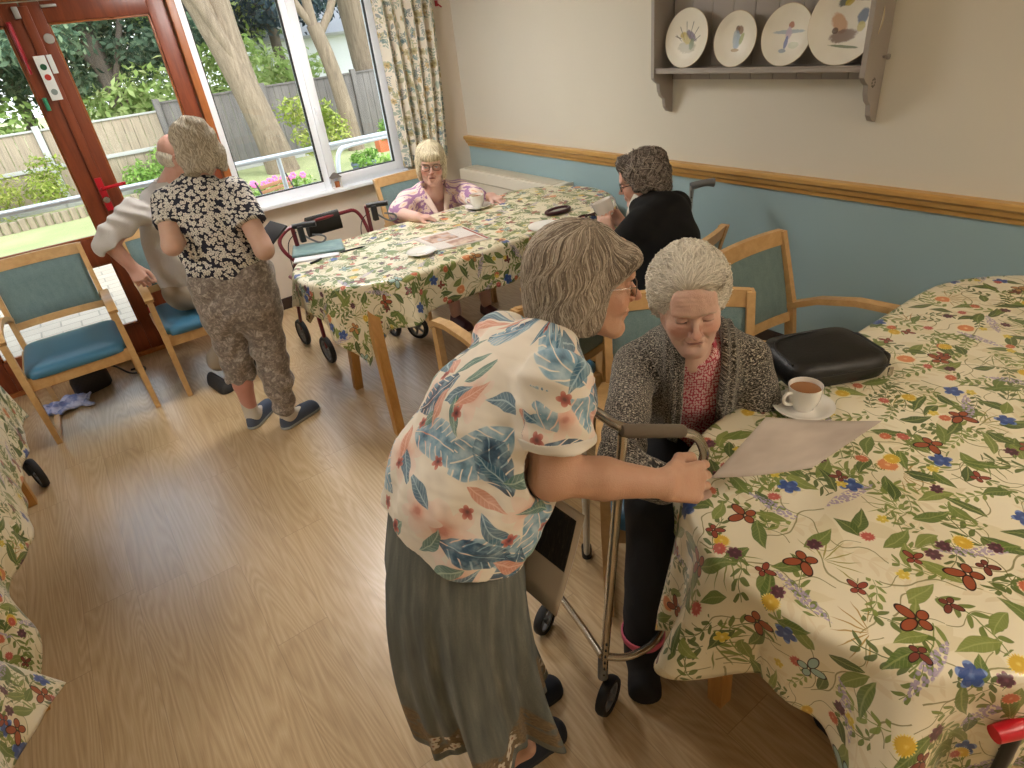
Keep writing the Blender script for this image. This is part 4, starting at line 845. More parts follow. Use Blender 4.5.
def plane(P, p, n): return (P-A3(p))@A3(nrm(n))       # >0 on the side n points to
def cyl_pat(V, a, b, side, r=.15):
    a = np.array(a, float); ax = nrm(np.array(b)-a); side = nrm(np.array(side)-np.dot(side, ax)*ax); fr = np.cross(ax, side); q = V-a; return np.stack([np.arctan2(q@fr, q@side)*r, q@ax, 0*q[:, 0]], 1)
def glasses(parent, hd, mat, rx=.026, rz=.020, thick=.0016, y=.097, z=.002, name='glasses', lens=True):
    b = MB()
    for s in (-1, 1): b.tube([hd.w((s*.034+rx*math.copysign(abs(math.cos(a))**.7, math.cos(a)), y-.004*abs(math.cos(a))*(1 if s*math.cos(a) > 0 else 0), z+rz*math.copysign(abs(math.sin(a))**.8, math.sin(a)))) for a in [k*PI/14 for k in range(28)]], thick*hd.s, 6, closed=True)
    b.tube([hd.w((-.009, y+.001, z+.004)), hd.w((0, y+.004, z+.006)), hd.w((.009, y+.001, z+.004))], thick*hd.s, 6)
    o = b.build(name, mat, parent)
    for s in (-1, 1): MB().tube([hd.w((s*.059, y-.004, z+.006)), hd.w((s*.070, y-.02, z+.008)), hd.w((s*.079, .02, z+.006)), hd.w((s*.081, -.012, z+.004)), hd.w((s*.078, -.026, z-.014))], thick*hd.s*.9, 6, smooth=1).build('temple', mat, o)
    return o
def shoe_sdf(P, heel, toe, w=.045, hgt=.06):
    heel = np.array(heel, float); toe = np.array(toe, float); d = nrm(toe-heel); s = A3(np.cross(d, (0, 0, 1))); L = float(np.linalg.norm(toe-heel)); q = P-A3(heel); x = q@A3(d)/L; y = q@s; z = q[:, 2]
    W = w*(.72+.30*np.clip(x, 0, 1)-.12*np.clip(x-.75, 0, 1)*4); prof = hgt*(1-.45*np.clip(x, 0, 1)**1.5); e = .5+.0*x; cx = np.clip(x, .14, .84); dx = (x-cx)*L/(.15*L); rr = np.sqrt(dx*dx+(y/W)**2+(np.maximum(z, 0)/prof)**2)
    return smax((rr-1)*.03, -z, .006)
# ------------------------------------------------------------------ print materials for clothes
def mk_tropical():
    n = N('tropical_print'); uv = n.map(n.attr(), (1.25, 1.25, 1)); c = n.mix(n.noise(uv, 6.), 'F3EDE2', 'EBE2D4'); p = n.noise(uv, 30., 4.)
    wob = n.n('VectorMath', {0: uv, 1: n.n('VectorMath', {0: n.noise(uv, 12., 2., out=1), 3: .03}, operation='SCALE')}, operation='ADD')
    def put(c, m, col, f=1.): return n.mix(n.mul(m, f), c, col)
    for sd, s_, R in ((1, 5.0, .42), (2, 6.0, .38)):
        m, r_, g = n.flower(wob, s_, sd, 7, R, .42, .62); c = put(c, m, n.ramp(n.add(r_, n.mul(n.sub(p, .5), .5)), [(.08, 'C9705E'), (.2, 'E6AC98'), (.45, 'F1D6C8'), (1, 'F3E4DA')]), .8)
    def mon(sd, s_, L, W, kp, stops):
        nonlocal c
        x, y, r, g, b = n.cell(wob, s_, sd, .8); ay = n.m_('ABSOLUTE', n.add(y, n.mul(n.mul(x, x), .4))); prof = n.mul(n.sub(1., n.m_('POWER', n.m_('ABSOLUTE', n.mul(x, 1/L)), 2.2)), W)
        slit = n.m_('ABSOLUTE', n.sub(n.m_('FRACT', n.mul(n.sub(x, n.mul(ay, .7)), 10.)), .5)); cut = n.m_('MAXIMUM', n.step(slit, .06, .12), n.step(ay, n.mul(prof, .4), n.mul(prof, .34)))
        m = n.mul(n.mul(n.step(n.sub(prof, ay), 0., .012), cut), n.m_('LESS_THAN', b, kp)); m = n.mul(m, n.step(ay, .004, .010)); c = put(c, m, n.ramp(n.add(n.mul(p, 1.2), n.mul(ay, .6)), stops), .93)
    mon(3, 4.2, .46, .23, .9, [(.35, '2E5878'), (.55, '6FA0BE'), (.8, 'B4CEDA')])
    mon(4, 4.9, .46, .21, .7, [(.35, '1E3348'), (.6, '3C5E7C'), (.85, '8FB0C4')])
    for sd, s_, kp, st in ((5, 7.5, .6, [(.3, '3E6E8C'), (.7, 'A8C6D4')]), (6, 8.5, .5, [(.3, '4F7E7A'), (.7, 'A9C4B8')]), (9, 8., .4, [(.3, 'D99A84'), (.7, 'EFC4B2')])):
        m, v, g = n.leaf(wob, s_, sd, .42, .15, kp); c = put(c, m, n.ramp(n.add(n.mul(p, .7), n.mul(v, .5)), st), .9)
    m, r_, g = n.flower(wob, 8.5, 7, 5, .16, .4, .45); c = put(c, m, n.ramp(r_, [(.1, '5E1F28'), (.5, 'B4544C'), (1, 'E0A090')]), .9)
    return n.bsdf(c, .8, n.bump(n.noise(uv, 300., 2.), .15, .001), Sheen_Weight=.1)
def mk_bw():
    n = N('black_white_floral'); uv = n.attr(); wob = n.n('VectorMath', {0: uv, 1: n.n('VectorMath', {0: n.noise(uv, 40., 2., out=1), 3: .016}, operation='SCALE')}, operation='ADD'); c = srgb('1D2034')
    for sd, s_, k, R, dp, kp in ((1, 38., 4, .38, .35, .7), (2, 42., 3, .36, .4, .7), (3, 34., 5, .34, .4, .65), (4, 52., 5, .36, .35, .5)):
        m, r_, g = n.flower(wob, s_, sd, k, R, dp, kp); c = n.mix(n.mul(m, n.step(r_, .06, .16)), c, n.ramp(r_, [(.1, '8C8C92'), (.4, 'D9D6CE'), (1, 'ECE8DE')]))
    return n.bsdf(c, .8, n.bump(n.noise(uv, 200., 2.), .15, .001))
def mk_velour():
    n = N('crushed_velour'); p = n.obj(); a = n.noise(p, 38., 4., .6, 1.2); b = n.noise(p, 160., 3., .7); return n.bsdf(n.ramp(n.add(n.mul(a, .7), n.mul(b, .3)), [(.34, '5C534D'), (.5, '857A71'), (.64, 'BDB3A8')]), .55, n.bump(a, .3, .004), Sheen_Weight=.5, Sheen_Roughness=.4)
def mk_marl():
    n = N('marled_knit'); p = n.attr(); q = n.n('VectorMath', {0: p, 1: n.n('VectorMath', {0: n.noise(p, 60., 2., out=1), 3: .012}, operation='SCALE')}, operation='ADD')
    a = n.noise(n.map(q, (1, 1.8, 1)), 170., 2., .75); x, y, _ = n.xyz(p); rib = n.m_('SINE', n.mul(x, 900.)); st = n.m_('SINE', n.add(n.mul(y, 1100.), n.mul(rib, .8)))
    return n.bsdf(n.ramp(a, [(.42, '15120F'), (.50, '3E3832'), (.55, '8C8376'), (.64, 'D2CABA')]), .95, n.bump(n.add(n.mul(n.add(rib, st), .25), a), .7, .004), Sheen_Weight=.3)
def mk_knit(name, col, f=900., amp=.5):
    n = N(name); p = n.attr(); x, y, _ = n.xyz(p); s = n.add(n.m_('SINE', n.mul(x, f)), n.m_('SINE', n.mul(y, f))); w = n.noise(p, 60., 3.); cab = n.m_('ABSOLUTE', n.m_('SINE', n.add(n.mul(x, 60.), n.mul(n.m_('SINE', n.mul(y, 70.)), .7))))
    return n.bsdf(n.mix(n.mul(w, .4), col, tuple(v*.75 for v in srgb(col)[:3])), .95, n.bump(n.add(n.mul(s, .2), n.mul(n.step(cab, .0, .25), .5)), amp, .003), Sheen_Weight=.2)
def mk_pinkrings():
    n = N('pink_daisy_jersey'); uv = n.attr(); V = n.vor(uv, 95., .6); d = V.outputs['Distance']; c = n.ramp(d, [(.1, 'A03848'), (.16, 'F0DADA'), (.36, 'ECC8C8'), (.42, 'B8485A'), (1, 'C65A68')]); return n.bsdf(c, .85, n.bump(n.noise(uv, 300.), .15, .001))
def mk_blouse():
    n = N('mauve_flower_blouse'); uv = n.attr(); w = n.n('VectorMath', {0: uv, 1: n.n('VectorMath', {0: n.noise(uv, 22., 2., out=1), 3: .03}, operation='SCALE')}, operation='ADD'); c = n.mix(n.noise(uv, 30.), 'B98AA6', '8E6E9E')
    for sd, s_, R in ((1, 22., .40), (2, 26., .38), (3, 30., .34)):
        m, r_, g = n.flower(w, s_, sd, 5, R, .3, .8); c = n.mix(n.mul(m, .85), c, n.ramp(r_, [(.05, 'D8A07A'), (.35, 'F1DFC8'), (1, 'E9CDD0')]))
    return n.bsdf(c, .8, n.bump(n.noise(uv, 200.), .1, .001))
def mk_denim():
    n = N('faded_green_denim'); uv = n.attr(); x, y, _ = n.xyz(uv); a = n.noise(n.map(uv, (8, 1.2, 1)), 4., 4.); b = n.noise(uv, 320., 3.); c = n.ramp(n.add(n.mul(a, .75), n.mul(b, .3)), [(.3, '4C5250'), (.55, '696E6A'), (.8, '91948C')])
    sc = n.m_('ABSOLUTE', n.m_('SINE', n.add(n.mul(x, 14.), .7))); e = n.sub(n.add(.11, n.mul(n.mul(sc, sc), .10)), y)                       # y = height above the hem
    patch = n.mul(n.mul(n.step(e, 0., .02), n.m_('GREATER_THAN', y, .035)), n.step(n.noise(uv, 22., 4.), .36, .46)); c = n.mix(n.mul(patch, .75), c, n.ramp(n.noise(uv, 120.), [(.3, '5E4A32'), (.6, '8A7350')]))
    m, r_, g = n.flower(uv, 20., 5, 5, .40, .4, .95); band = n.mul(n.mul(m, n.m_('GREATER_THAN', y, .03)), n.m_('LESS_THAN', y, n.add(.10, n.mul(sc, .03)))); c = n.mix(n.mul(band, n.step(sc, .75, .5)), c, n.ramp(r_, [(.1, '8C5A3A'), (.35, 'D9D2C4'), (1, 'C9C4B6')]))
    return n.bsdf(c, .85, n.bump(b, .25, .001))
PM = dict(trop=mk_tropical(), bw=mk_bw(), velour=mk_velour(), marl=mk_marl(), grey=mk_knit('grey_jumper', 'D0CCC8'), blk=simple('black_cardigan', '070709', .95, .3, 200), pink=mk_pinkrings(), blouse=mk_blouse(), denim=mk_denim(),
          chino=simple('stone_chinos', 'A79C8C', .85, .2, 200), blacktr=simple('black_trousers', '121216', .85, .3, 90), navy=simple('navy_suede', '1C222E', .8, .3, 200), slip=simple('blue_grey_slipper', '4A5568', .75, .3, 200), sole=simple('pale_sole', '9AA0A0', .7), dsole=simple('dark_sole', '2A2726', .7),
          sock=simple('pale_sock', 'CFC8BC', .9, .4, 160), pinkband=simple('pink_cuff', 'D0657E', .85), specs=simple('dark_frame', '2A2422', .35), specsm=simple('steel_frame', '9A8F86', .25, Metallic=.9), white=simple('white_collar', 'E6E2DA', .8), earring=simple('dark_bead', '20242E', .2), skin=skin_mat('skin'), skirtp=mk_blouse())
HM = dict(grey=hair_mat('grey_brown_hair', [(.1, '685D52'), (.45, '9A8D7E'), (.75, 'C2B6A6'), (1, 'E4DCCE')]), white=hair_mat('white_hair', [(.05, 'B9B1A2'), (.4, 'DDD6C8'), (.8, 'F2ECDE'), (1, 'FBF7EE')]),
          sandy=hair_mat('sandy_grey_hair', [(.1, '8C8272'), (.45, 'B9AE9A'), (.8, 'DCD3C0'), (1, 'EFE8DA')]), blonde=hair_mat('pale_blonde_hair', [(.1, 'A99A7C'), (.45, 'D3C7A8'), (.8, 'ECE3C8'), (1, 'F6F0DC')]), dark=hair_mat('dark_grey_hair', [(.1, '443D38'), (.45, '7A6F67'), (.8, 'AEA398'), (1, 'D0C8BE')]))
def limb(P, pts, rad, k=.015): return chain(P, pts, rad, k)
def lohi(pts, m): p = np.array(pts); return p.min(0)-m, p.max(0)+m
# ================================================================== woman bending over the near table
def person_front():
    t = thing('person', 'person in white leaf print top and denim skirt bending with a sheet of paper', 'person', (.42, .95, 0)); inv = Matrix.Translation(-t.location)
    S = nrm((-.12, -.97, 0)); Fd = nrm((.97, -.12, 0)); hd = Head(atd(584, 283, 1.27), pitched((.87, -.49), 8, 3), 1.0, .7, 'open', .95, 1.05)
    pel, wai, che, upp, nek = [np.array(p) for p in ((.42, .95, .88), (.475, .94, 1.0), (.56, .92, 1.13), (.635, .905, 1.235), (.69, .905, 1.29))]
    shR = np.array(atd(556, 382, 1.12)); shL = shR-S*.30+np.array((.05, 0, -.05)); elR = np.array(atd(553, 474, 1.17)); wrR = np.array(atd(664, 484, 1.20)); elL = np.array((.70, 1.12, 1.0)); wrL = np.array((.60, 1.10, .84))
    hb = nrm(wrR-elR)
    def fh(P): d = hd.sdf(P); nk = rc(P, hd.w((0, -.03, -.06)), nek+np.array((-.02, 0, -.02)), .050, .058); return smin(d, nk, .02)
    paperd = nrm(np.array(atd(718, 480, 1.25))-wrR)
    upv = nrm(np.cross(paperd, (.3, .5, .8))); palm = nrm(np.cross(upv, paperd))
    def fa(P):
        d = limb(P, [shR, shR*.4+elR*.6, elR, elR*.55+wrR*.45, wrR], [.052, .047, .043, .040, .027]); d = smin(d, ell(P, elR+np.array((-.012, -.005, -.006)), (.03, .03, .03)), .03)
        return smin(d, hand_sdf(P, wrR+hb*.008, paperd, (.45, .75, -.50), (.30, .42, .52, .60), .16, (.4, .3), -1, 1.03, .50), .012)
    def fl(P): d = limb(P, [shL, elL, wrL], [.05, .042, .027]); return smin(d, hand_sdf(P, wrL, nrm((-.1, -.1, -1)), (.2, -1, 0), (.7, .8, .9, .9), .1, (.6, .5), 1), .012)
    def ft(P): return loft_sdf(P, [(pel, .14, .10), (che, .14, .09), (nek, .05, .045)], S)
    def fleg(P): return smin(chain(P, [pel+S*.08, (.42, .89, .45), (.39, .885, .10), (.46, .885, .055)], [.08, .055, .036, .03]), chain(P, [pel-S*.08, (.45, 1.04, .45), (.46, 1.02, .10), (.53, 1.015, .055)], [.08, .055, .036, .03]), .01)
    V = []
    pcs = [(fh, *lohi([hd.c, nek], .14), .0024), (fa, *lohi([shR, elR, wrR], .11), .0026), (fl, *lohi([shL, elL, wrL], .12), .004), (ft, *lohi([pel, nek], .2), .008), (fleg, *lohi([pel, (.42, .9, .05)], .2), .007)]
    o = body(t, pcs, PM['skin'], lambda V: hd.tint(V, (.60, .36, .25), (.45, .16, .13), (.30, .24, .2), blush=.5))
    # hair: chin length bob with a swept fringe
    def hb_(q):
        ax = np.abs(q[:, 0]); d = ell(q, (0, -.022, .040), (.087, .105, .091)); d = smin(d, ell(q, (0, -.060, -.035), (.082, .064, .095)), .04); m = q.copy(); m[:, 0] = ax
        d = smin(d, ell(m, (.066, -.020, -.03), (.026, .052, .080)), .03); d = smax(d, -ell(q, (0, .125, -.045), (.098, .110, .105)), .012)
        d = smin(d, ell(q, (.02, .078, .062), (.060, .026, .024)), .02); d = smin(d, ell(m, (.062, .046, .045), (.016, .026, .026)), .02); cut = -.088+.03*(q[:, 1] > 0)*q[:, 1]*6-q[:, 2]+.012*(-q[:, 1]-.05)
        return smax(smax(d, cut, .008), -ell(q, (0, .0, -.10), (.055, .07, .075)), .012)
    hair(hd, t, HM['grey'], hb_, (.15, -.02, 1), (.12, 2.35), 2600, .003, 2.0, .0012, 3, .0035, .0016, 30)
    g = glasses(t, hd, PM['specsm'], .025, .017, .0014)
    MB().ball(hd.w((.083, -.008, -.052)), .007).build('earring', PM['earring'], t); MB().ball(hd.w((-.083, -.008, -.052)), .007).build('earring', PM['earring'], t)
    # top
    slR = shR*.38+elR*.62; hemp = np.array((.40, .94, .90)); hemn = nrm((-.52, 0, -.86)); neckp = hd.w((0, -.02, -.115))
    def fs(P):
        e = [(pel+np.array((-.05, 0, -.12)), .19, .135), (pel+np.array((-.028, 0, 0)), .19, .138), (wai+np.array((-.026, 0, 0)), .195, .145), (che, .185, .145), (upp+np.array((-.0, 0, -.02)), .155, .095), (nek+np.array((-.02, 0, -.02)), .075, .06)]
        d = loft_sdf(P, e, S); d = smin(d, rc(P, upp+S*.08+np.array((-.01, 0, -.03)), shR+np.array((-.008, 0, -.012)), .074, .058), .04); d = smin(d, rc(P, upp-S*.08+np.array((0, 0, -.035)), shL, .075, .058), .04)
        sR = rc(P, shR, slR+(elR-shR)*.3, .0655, .076); sR = smax(sR, plane(P, slR, elR-shR), .004); sL = rc(P, shL, shL*.4+elL*.6, .066, .066)
        fold = .006*np.sin(plane(P, che, (.75, .1, -.66))*38+2.5*np.sin(P[:, 1]*16+P[:, 2]*9))*np.exp(-((plane(P, wai, (0, 0, 1)))/.16)**2)+.004*fnoise(P, 34, 3)+.0025*fnoise(P, 80, 9)
        sR = sR+.0035*np.sin(plane(P, shR, (.6, .2, .4))*110+P[:, 2]*25)
        d = smin(smin(d, sR, .02), sL, .02)+fold; d = smax(d, plane(P, hemp, hemn)+.012*np.sin(P[:, 0]*22+P[:, 1]*14), .005)
        inner = rc(P, shR*.5+elR*.5, slR+(elR-shR)*.3, .056, .068); d = smax(d, -inner, .004)
        return smax(d, -ell(P, neckp, (.066, .066, .05), frame(Fd)), .006)
    def pat(V):
        a = cyl_pat(V, pel, upp, S, .17); b = cyl_pat(V, shR, elR, (1, 0, 0), .075); return a
    garment('top', fs, (.15, .55, .68), (.92, 1.25, 1.38), .0042, PM['trop'], t, pat, 1)
    sv = lambda P: rc(P, shR, slR+(elR-shR)*.3, .0660, .0768)+.0035*np.sin(plane(P, shR, (.6, .2, .4))*110+P[:, 2]*25)+.004*fnoise(P, 34, 3)-.0015
    garment('sleeve', lambda P: smax(smax(smax(sv(P), plane(P, slR, elR-shR), .004), -plane(P, shR+(elR-shR)*.0, elR-shR)-.012*np.sin(P[:, 0]*40), .003), -rc(P, shR*.5+elR*.5, slR+(elR-shR)*.3, .056, .068), .003), *lohi([shR, slR], .11), .0038, PM['trop'], t, lambda V: cyl_pat(V, shR, elR, (1, 0, 0), .075)+np.array((1.72, .33, 0)), 1)
    garment('cuff', lambda P: smax(smax(rc(P, shR, slR+(elR-shR)*.3, .0705, .0790)+.0035*np.sin(plane(P, shR, (.6, .2, .4))*110+P[:, 2]*25), np.abs(plane(P, slR-(elR-shR)*.045, elR-shR))-.011, .002), -(rc(P, shR*.5+elR*.5, slR+(elR-shR)*.3, .056, .068)), .002), *lohi([slR], .11), .0035, PM['white'], t, None, 0, 'plain cream stitched sleeve edge')
    # skirt: waist to hem with deep soft folds
    nA, nH = 260, 60; V = []; U = []
    top = np.array((.42, .945, .99)); hem = np.array((.40, .965, .27)); 
    for j in range(nH+1):
        s = j/nH; c = top*(1-s)+hem*s; c[0] += .03*math.sin(s*PI)*-1
        rx = .125+.025*min(s*4, 1)+.022*s**1.5; ry = .165+.012*min(s*4, 1)+.022*s**1.4
        for i in range(nA):
            a = i/nA*2*PI; f = 1+(.03+.21*s**1.2)*(.6*math.sin(a*6+1.5+.5*math.sin(s*3))+.35*math.sin(a*11+.8*s)+.25*math.sin(a*17+2))*min(1, s*2.5)
            z = c[2]-.035*s*math.sin(a*6+1.5)-.02*s*math.sin(a*2+1)-.05*s*max(0, math.cos(a))-.05*s*max(0, -math.sin(a))
            V.append((c[0]+rx*f*math.cos(a), c[1]+ry*f*math.sin(a), z)); U.append((a*.24, (1-s)*.86))
    F = [(j*nA+i, (j+1)*nA+i, (j+1)*nA+(i+1) % nA, j*nA+(i+1) % nA) for j in range(nH) for i in range(nA)]
    o = np_obj('skirt', V, F, PM['denim'], t, uv=np.array(U)); md = o.modifiers.new('s', 'SOLIDIFY'); md.thickness = .003
    for k, (h_, tt) in enumerate((((.35, .895, 0), (.605, .89, 0)), ((.43, 1.02, 0), (.685, 1.0, 0)))):
        sh = garment('shoe', lambda P: smax(shoe_sdf(P, np.array(h_)+(0, 0, .008), np.array(tt)+(0, 0, .008), .046, .075), -ell(P, np.array(h_)*.62+np.array(tt)*.38+(0, 0, .085), (.065, .03, .035)), .006)+.0006*np.sin(P[:, 0]*500)*np.exp(-((P[:, 2]-.04)/.003)**2), *lohi([h_, tt], .08), .0035, PM['navy'], t)
        garment('sole', lambda P: np.maximum(smax(shoe_sdf(P, h_, tt, .05, .08), P[:, 2]-.012, .002), -P[:, 2]), *lohi([h_, tt], .08), .004, PM['dsole'], sh)
    for o in t.children: o.matrix_parent_inverse = inv
    return t
# ================================================================== white haired woman seated at the near table
def person_seated():
    t = thing('person', 'person with white hair in a marled grey cardigan and pink daisy top, looking down', 'person', (1.40, 1.13, 0)); inv = Matrix.Translation(-t.location)
    Fd = nrm((-.69, -.72, 0)); S = nrm((-.72, .69, 0)); hd = Head(atd(690, 301, 1.62), pitched((-.66, -.75), 12, -4), 1.03, 1.2, 'down', 1.06, 1.0)
    pel, wai, che, upp, nek = [np.array(p) for p in ((1.44, 1.17, .55), (1.41, 1.14, .68), (1.355, 1.085, .82), (1.31, 1.045, .93), (1.265, 1.01, .995))]
    shR = upp+S*.165+(0, 0, -.02); shL = upp-S*.165+(0, 0, -.02); elR = np.array(atd(620, 468, 1.60)); elL = shL+Fd*.05-S*.07+np.array((0, 0, -.26)); wrR = elR+Fd*.05-S*.19+(0, 0, -.05); wrL = elL+Fd*.17+S*.07+(0, 0, -.02)
    kR = np.array(at(656, 505, .56)); aR = np.array(at(643, 638, .12)); kL = kR-S*.25+Fd*.02; aL = aR-S*.24-Fd*.24; hR = pel+S*.09+(0, 0, .02); hL = pel-S*.09+(0, 0, .02)
    def fh(P): d = hd.sdf(P); d = smin(d, rc(P, hd.w((0, -.02, -.06)), nek+(0, 0, -.03), .050, .060), .025); return smin(d, ell(P, hd.w((0, .045, -.115)), (.035, .035, .03)), .03)
    def fa(P):
        d = smin(limb(P, [shR, elR, wrR], [.045, .036, .026]), hand_sdf(P, wrR, nrm(Fd*.7-S*.5), (0, 0, -1), (.5, .55, .6, .6), .1, (.5, .4), -1), .012); e = smin(limb(P, [shL, elL, wrL], [.045, .036, .026]), hand_sdf(P, wrL, nrm(Fd*.8+S*.3), (0, 0, -1), (.5, .55, .6, .6), .1, (.5, .4), 1), .012); return np.minimum(d, e)
    def ft(P): return loft_sdf(P, [(pel, .14, .11), (che, .13, .09), (nek, .05, .045)], S)
    def fl(P): return np.minimum(chain(P, [hR, kR, aR], [.07, .048, .035]), chain(P, [hL, kL, aL], [.07, .048, .035]))
    body(t, [(fh, *lohi([hd.c, nek], .15), .0024), (fa, *lohi([shR, shL, wrR, wrL, elR, elL], .13), .0045), (ft, *lohi([pel, nek], .2), .008), (fl, *lohi([hR, hL, aR, aL, kR], .1), .008)], PM['skin'], lambda V: hd.tint(V, (.70, .47, .38), (.50, .22, .20), brow=(.62, .5, .42), blush=.62))
    def hb_(q):
        m = q.copy(); m[:, 0] = np.abs(q[:, 0]); d = ell(q, (0, -.028, .050), (.088, .108, .090)); d = smin(d, ell(m, (.057, -.035, .03), (.040, .068, .062)), .03); d = smin(d, ell(q, (0, -.075, -.02), (.066, .05, .07)), .03)
        d = smin(d, ell(m, (.076, -.028, -.01), (.018, .035, .045)), .02); d = smin(d, ell(q, (-.02, .035, .100), (.064, .05, .034)), .02)
        d = smax(d, -ell(q+A3((0, 0, .004))*np.sin(q[:, :1]*130), (0, .145, -.012), (.080, .100, .128)), .014); return smax(d, -rc(m, (.079, .0, -.02), (.085, .01, -.05), .016, .02), .01)
    hair(hd, t, HM['white'], hb_, (.15, .75, .75), (.1, 2.7), 2600, .02, 3.5, .0012, 5, .0035, .0026, 22, .002)
    # legs
    def ftr(P): d = np.minimum(chain(P, [hR, kR, aR+(0, 0, .02)], [.105, .088, .062]), chain(P, [hL, kL, aL+(0, 0, .02)], [.105, .088, .062])); d = smin(d, ell(P, pel, (.17, .15, .10), frame(Fd)), .05); return d+.0035*fnoise(P, 45, 4)
    garment('trousers', ftr, *lohi([hR, hL, aR, aL, kR, kL], .14), .006, PM['blacktr'], t)
    for k, (a, kk) in enumerate(((aR, kR), (aL, kL))):
        tt = a*[1, 1, 0]+Fd*.155+(0, 0, .004); hh = a*[1, 1, 0]-Fd*.085+(0, 0, .004)
        b = garment('slipper_boot', lambda P: smin(shoe_sdf(P, hh, tt, .056, .10), smax(rc(P, a*[1, 1, 0]+(0, 0, .06), a+(0, 0, .03), .058, .064), plane(P, a+(0, 0, .035), (0, 0, 1)), .004), .03), *lohi([hh, tt, a], .1), .0045, PM['blacktr'], t)
        garment('cuff', lambda P: smax(np.abs(rc(P, a*[1, 1, 0]+(0, 0, .06), a+(0, 0, .03), .0595, .0655))-.003, np.abs(plane(P, a+(0, 0, .028), (0, 0, 1)))-.016, .003), *lohi([a], .12), .004, PM['pinkband'], b)
        m = MB(); cc = a+Fd*.062+(0, 0, -.035)
        for q in range(6): an = q*PI/3; m.ball(cc+S*.012*math.cos(an)+np.array((0, 0, .012*math.sin(an)))*.8-Fd*.012*math.sin(an)*.5, .006, n=8)
        m.build('flower_emblem', simple('pale_embroidery', '9DA3B4', .8), b)
    # pink top under an open cardigan
    neckp = hd.w((0, .01, -.12))
    e0 = [(pel+(0, 0, -.01), .17, .15), (wai, .165, .145), (che, .165, .13), (upp, .15, .095), (nek+(0, 0, -.02), .07, .06)]
    garment('pink_top', lambda P: smax(loft_sdf(P, e0, S)+.003*fnoise(P, 40, 7), -ell(P, nek+Fd*.045+np.array((0, 0, .02)), (.06, .06, .05)), .006), *lohi([pel, nek], .24), .005, PM['pink'], t, lambda V: cyl_pat(V, pel, upp, S, .16))
    def fc(P):
        e = [(pel+(0, 0, -.06), .205, .185), (pel+(0, 0, .03), .20, .175), (wai, .195, .168), (che, .19, .152), (upp, .168, .11), (nek+(0, 0, .01)-Fd*.01, .082, .072)]
        d = loft_sdf(P, e, S); aR_ = limb(P, [shR, shR*.5+elR*.5, elR, elR*.45+wrR*.55], [.066, .062, .060, .052]); aL_ = limb(P, [shL, shL*.5+elL*.5, elL, elL*.45+wrL*.55], [.066, .062, .060, .052])
        aR_ += .006*np.sin(plane(P, elR, elR-shR)*75+2*np.sin(P[:, 0]*30))*np.exp(-(((P-A3(elR))**2).sum(1))/.012); aL_ += .006*np.sin(plane(P, elL, elL-shL)*70+2*np.sin(P[:, 1]*30))*np.exp(-(((P-A3(elL))**2).sum(1))/.012)
        d = smin(smin(d, aR_, .03), aL_, .03)+.004*fnoise(P, 30, 11)
        x = (P-A3(wai))@A3(S); y = (P-A3(che))@A3(Fd); z = P[:, 2]-che[2]; hw = .052+.10*np.clip(-z, 0, 1)*.5+.02*np.clip(z, -.1, .1)
        opn = smax(np.abs(x+.012)-hw, -y+.0, .01); d = smax(d, -opn, .008); e2 = [(c_, w-.016, dd-.016) for c_, w, dd in e]
        shell = smax(d, -loft_sdf(P, e2, S), .004)
        x2 = np.abs(x+.012)-hw-.022; lap = loft_sdf(P, [(c_, w+.012, dd+.014) for c_, w, dd in e[1:]], S); roll = smax(smax(np.abs(x2)-.024, lap, .014), -y+.01, .01)        # shawl collar
        roll = smax(roll, -loft_sdf(P, e2, S), .004)+.003*np.sin(x*260); d = smin(shell, roll, .012)
        nk = smax(smax(rc(P, nek-Fd*.015+np.array((0, 0, -.02)), nek-Fd*.03+np.array((0, 0, .025)), .098, .088), plane(P, nek-Fd*.01+np.array((0, 0, .03)), (-Fd[0]*.3, -Fd[1]*.3, 1)), .01), -rc(P, nek+(0, 0, -.1), nek+(0, 0, .1), .066, .07), .006)
        return smin(d, smax(nk, y-.055, .01), .015)
    def patc(V):
        a = cyl_pat(V, pel, upp, S, .18); P = V.astype(f32)
        for s0, s1, off in ((shR, elR, 2.), (shL, elL, 3.)):
            m = (rc(P, s0, s1, .085, .08) < 0)&(plane(P, s0, s1-s0) > -.0); a[m] = cyl_pat(V[m], s0, s1, Fd, .06)+np.array((off, 0, 0))
        return a
    garment('cardigan', fc, *lohi([pel, shR, shL, elR, elL, wrR, wrL, nek], .13), .0045, PM['marl'], t, patc)
    for o in t.children: o.matrix_parent_inverse = inv
    return t
person_front(); person_seated()
def V3(*a): return np.array(a, float)
def garm_torso(P, secs, S, arms, k=.03):
    d = loft_sdf(P, secs, S)
    for pts, rad in arms: d = smin(d, limb(P, pts, rad), k)
    return d
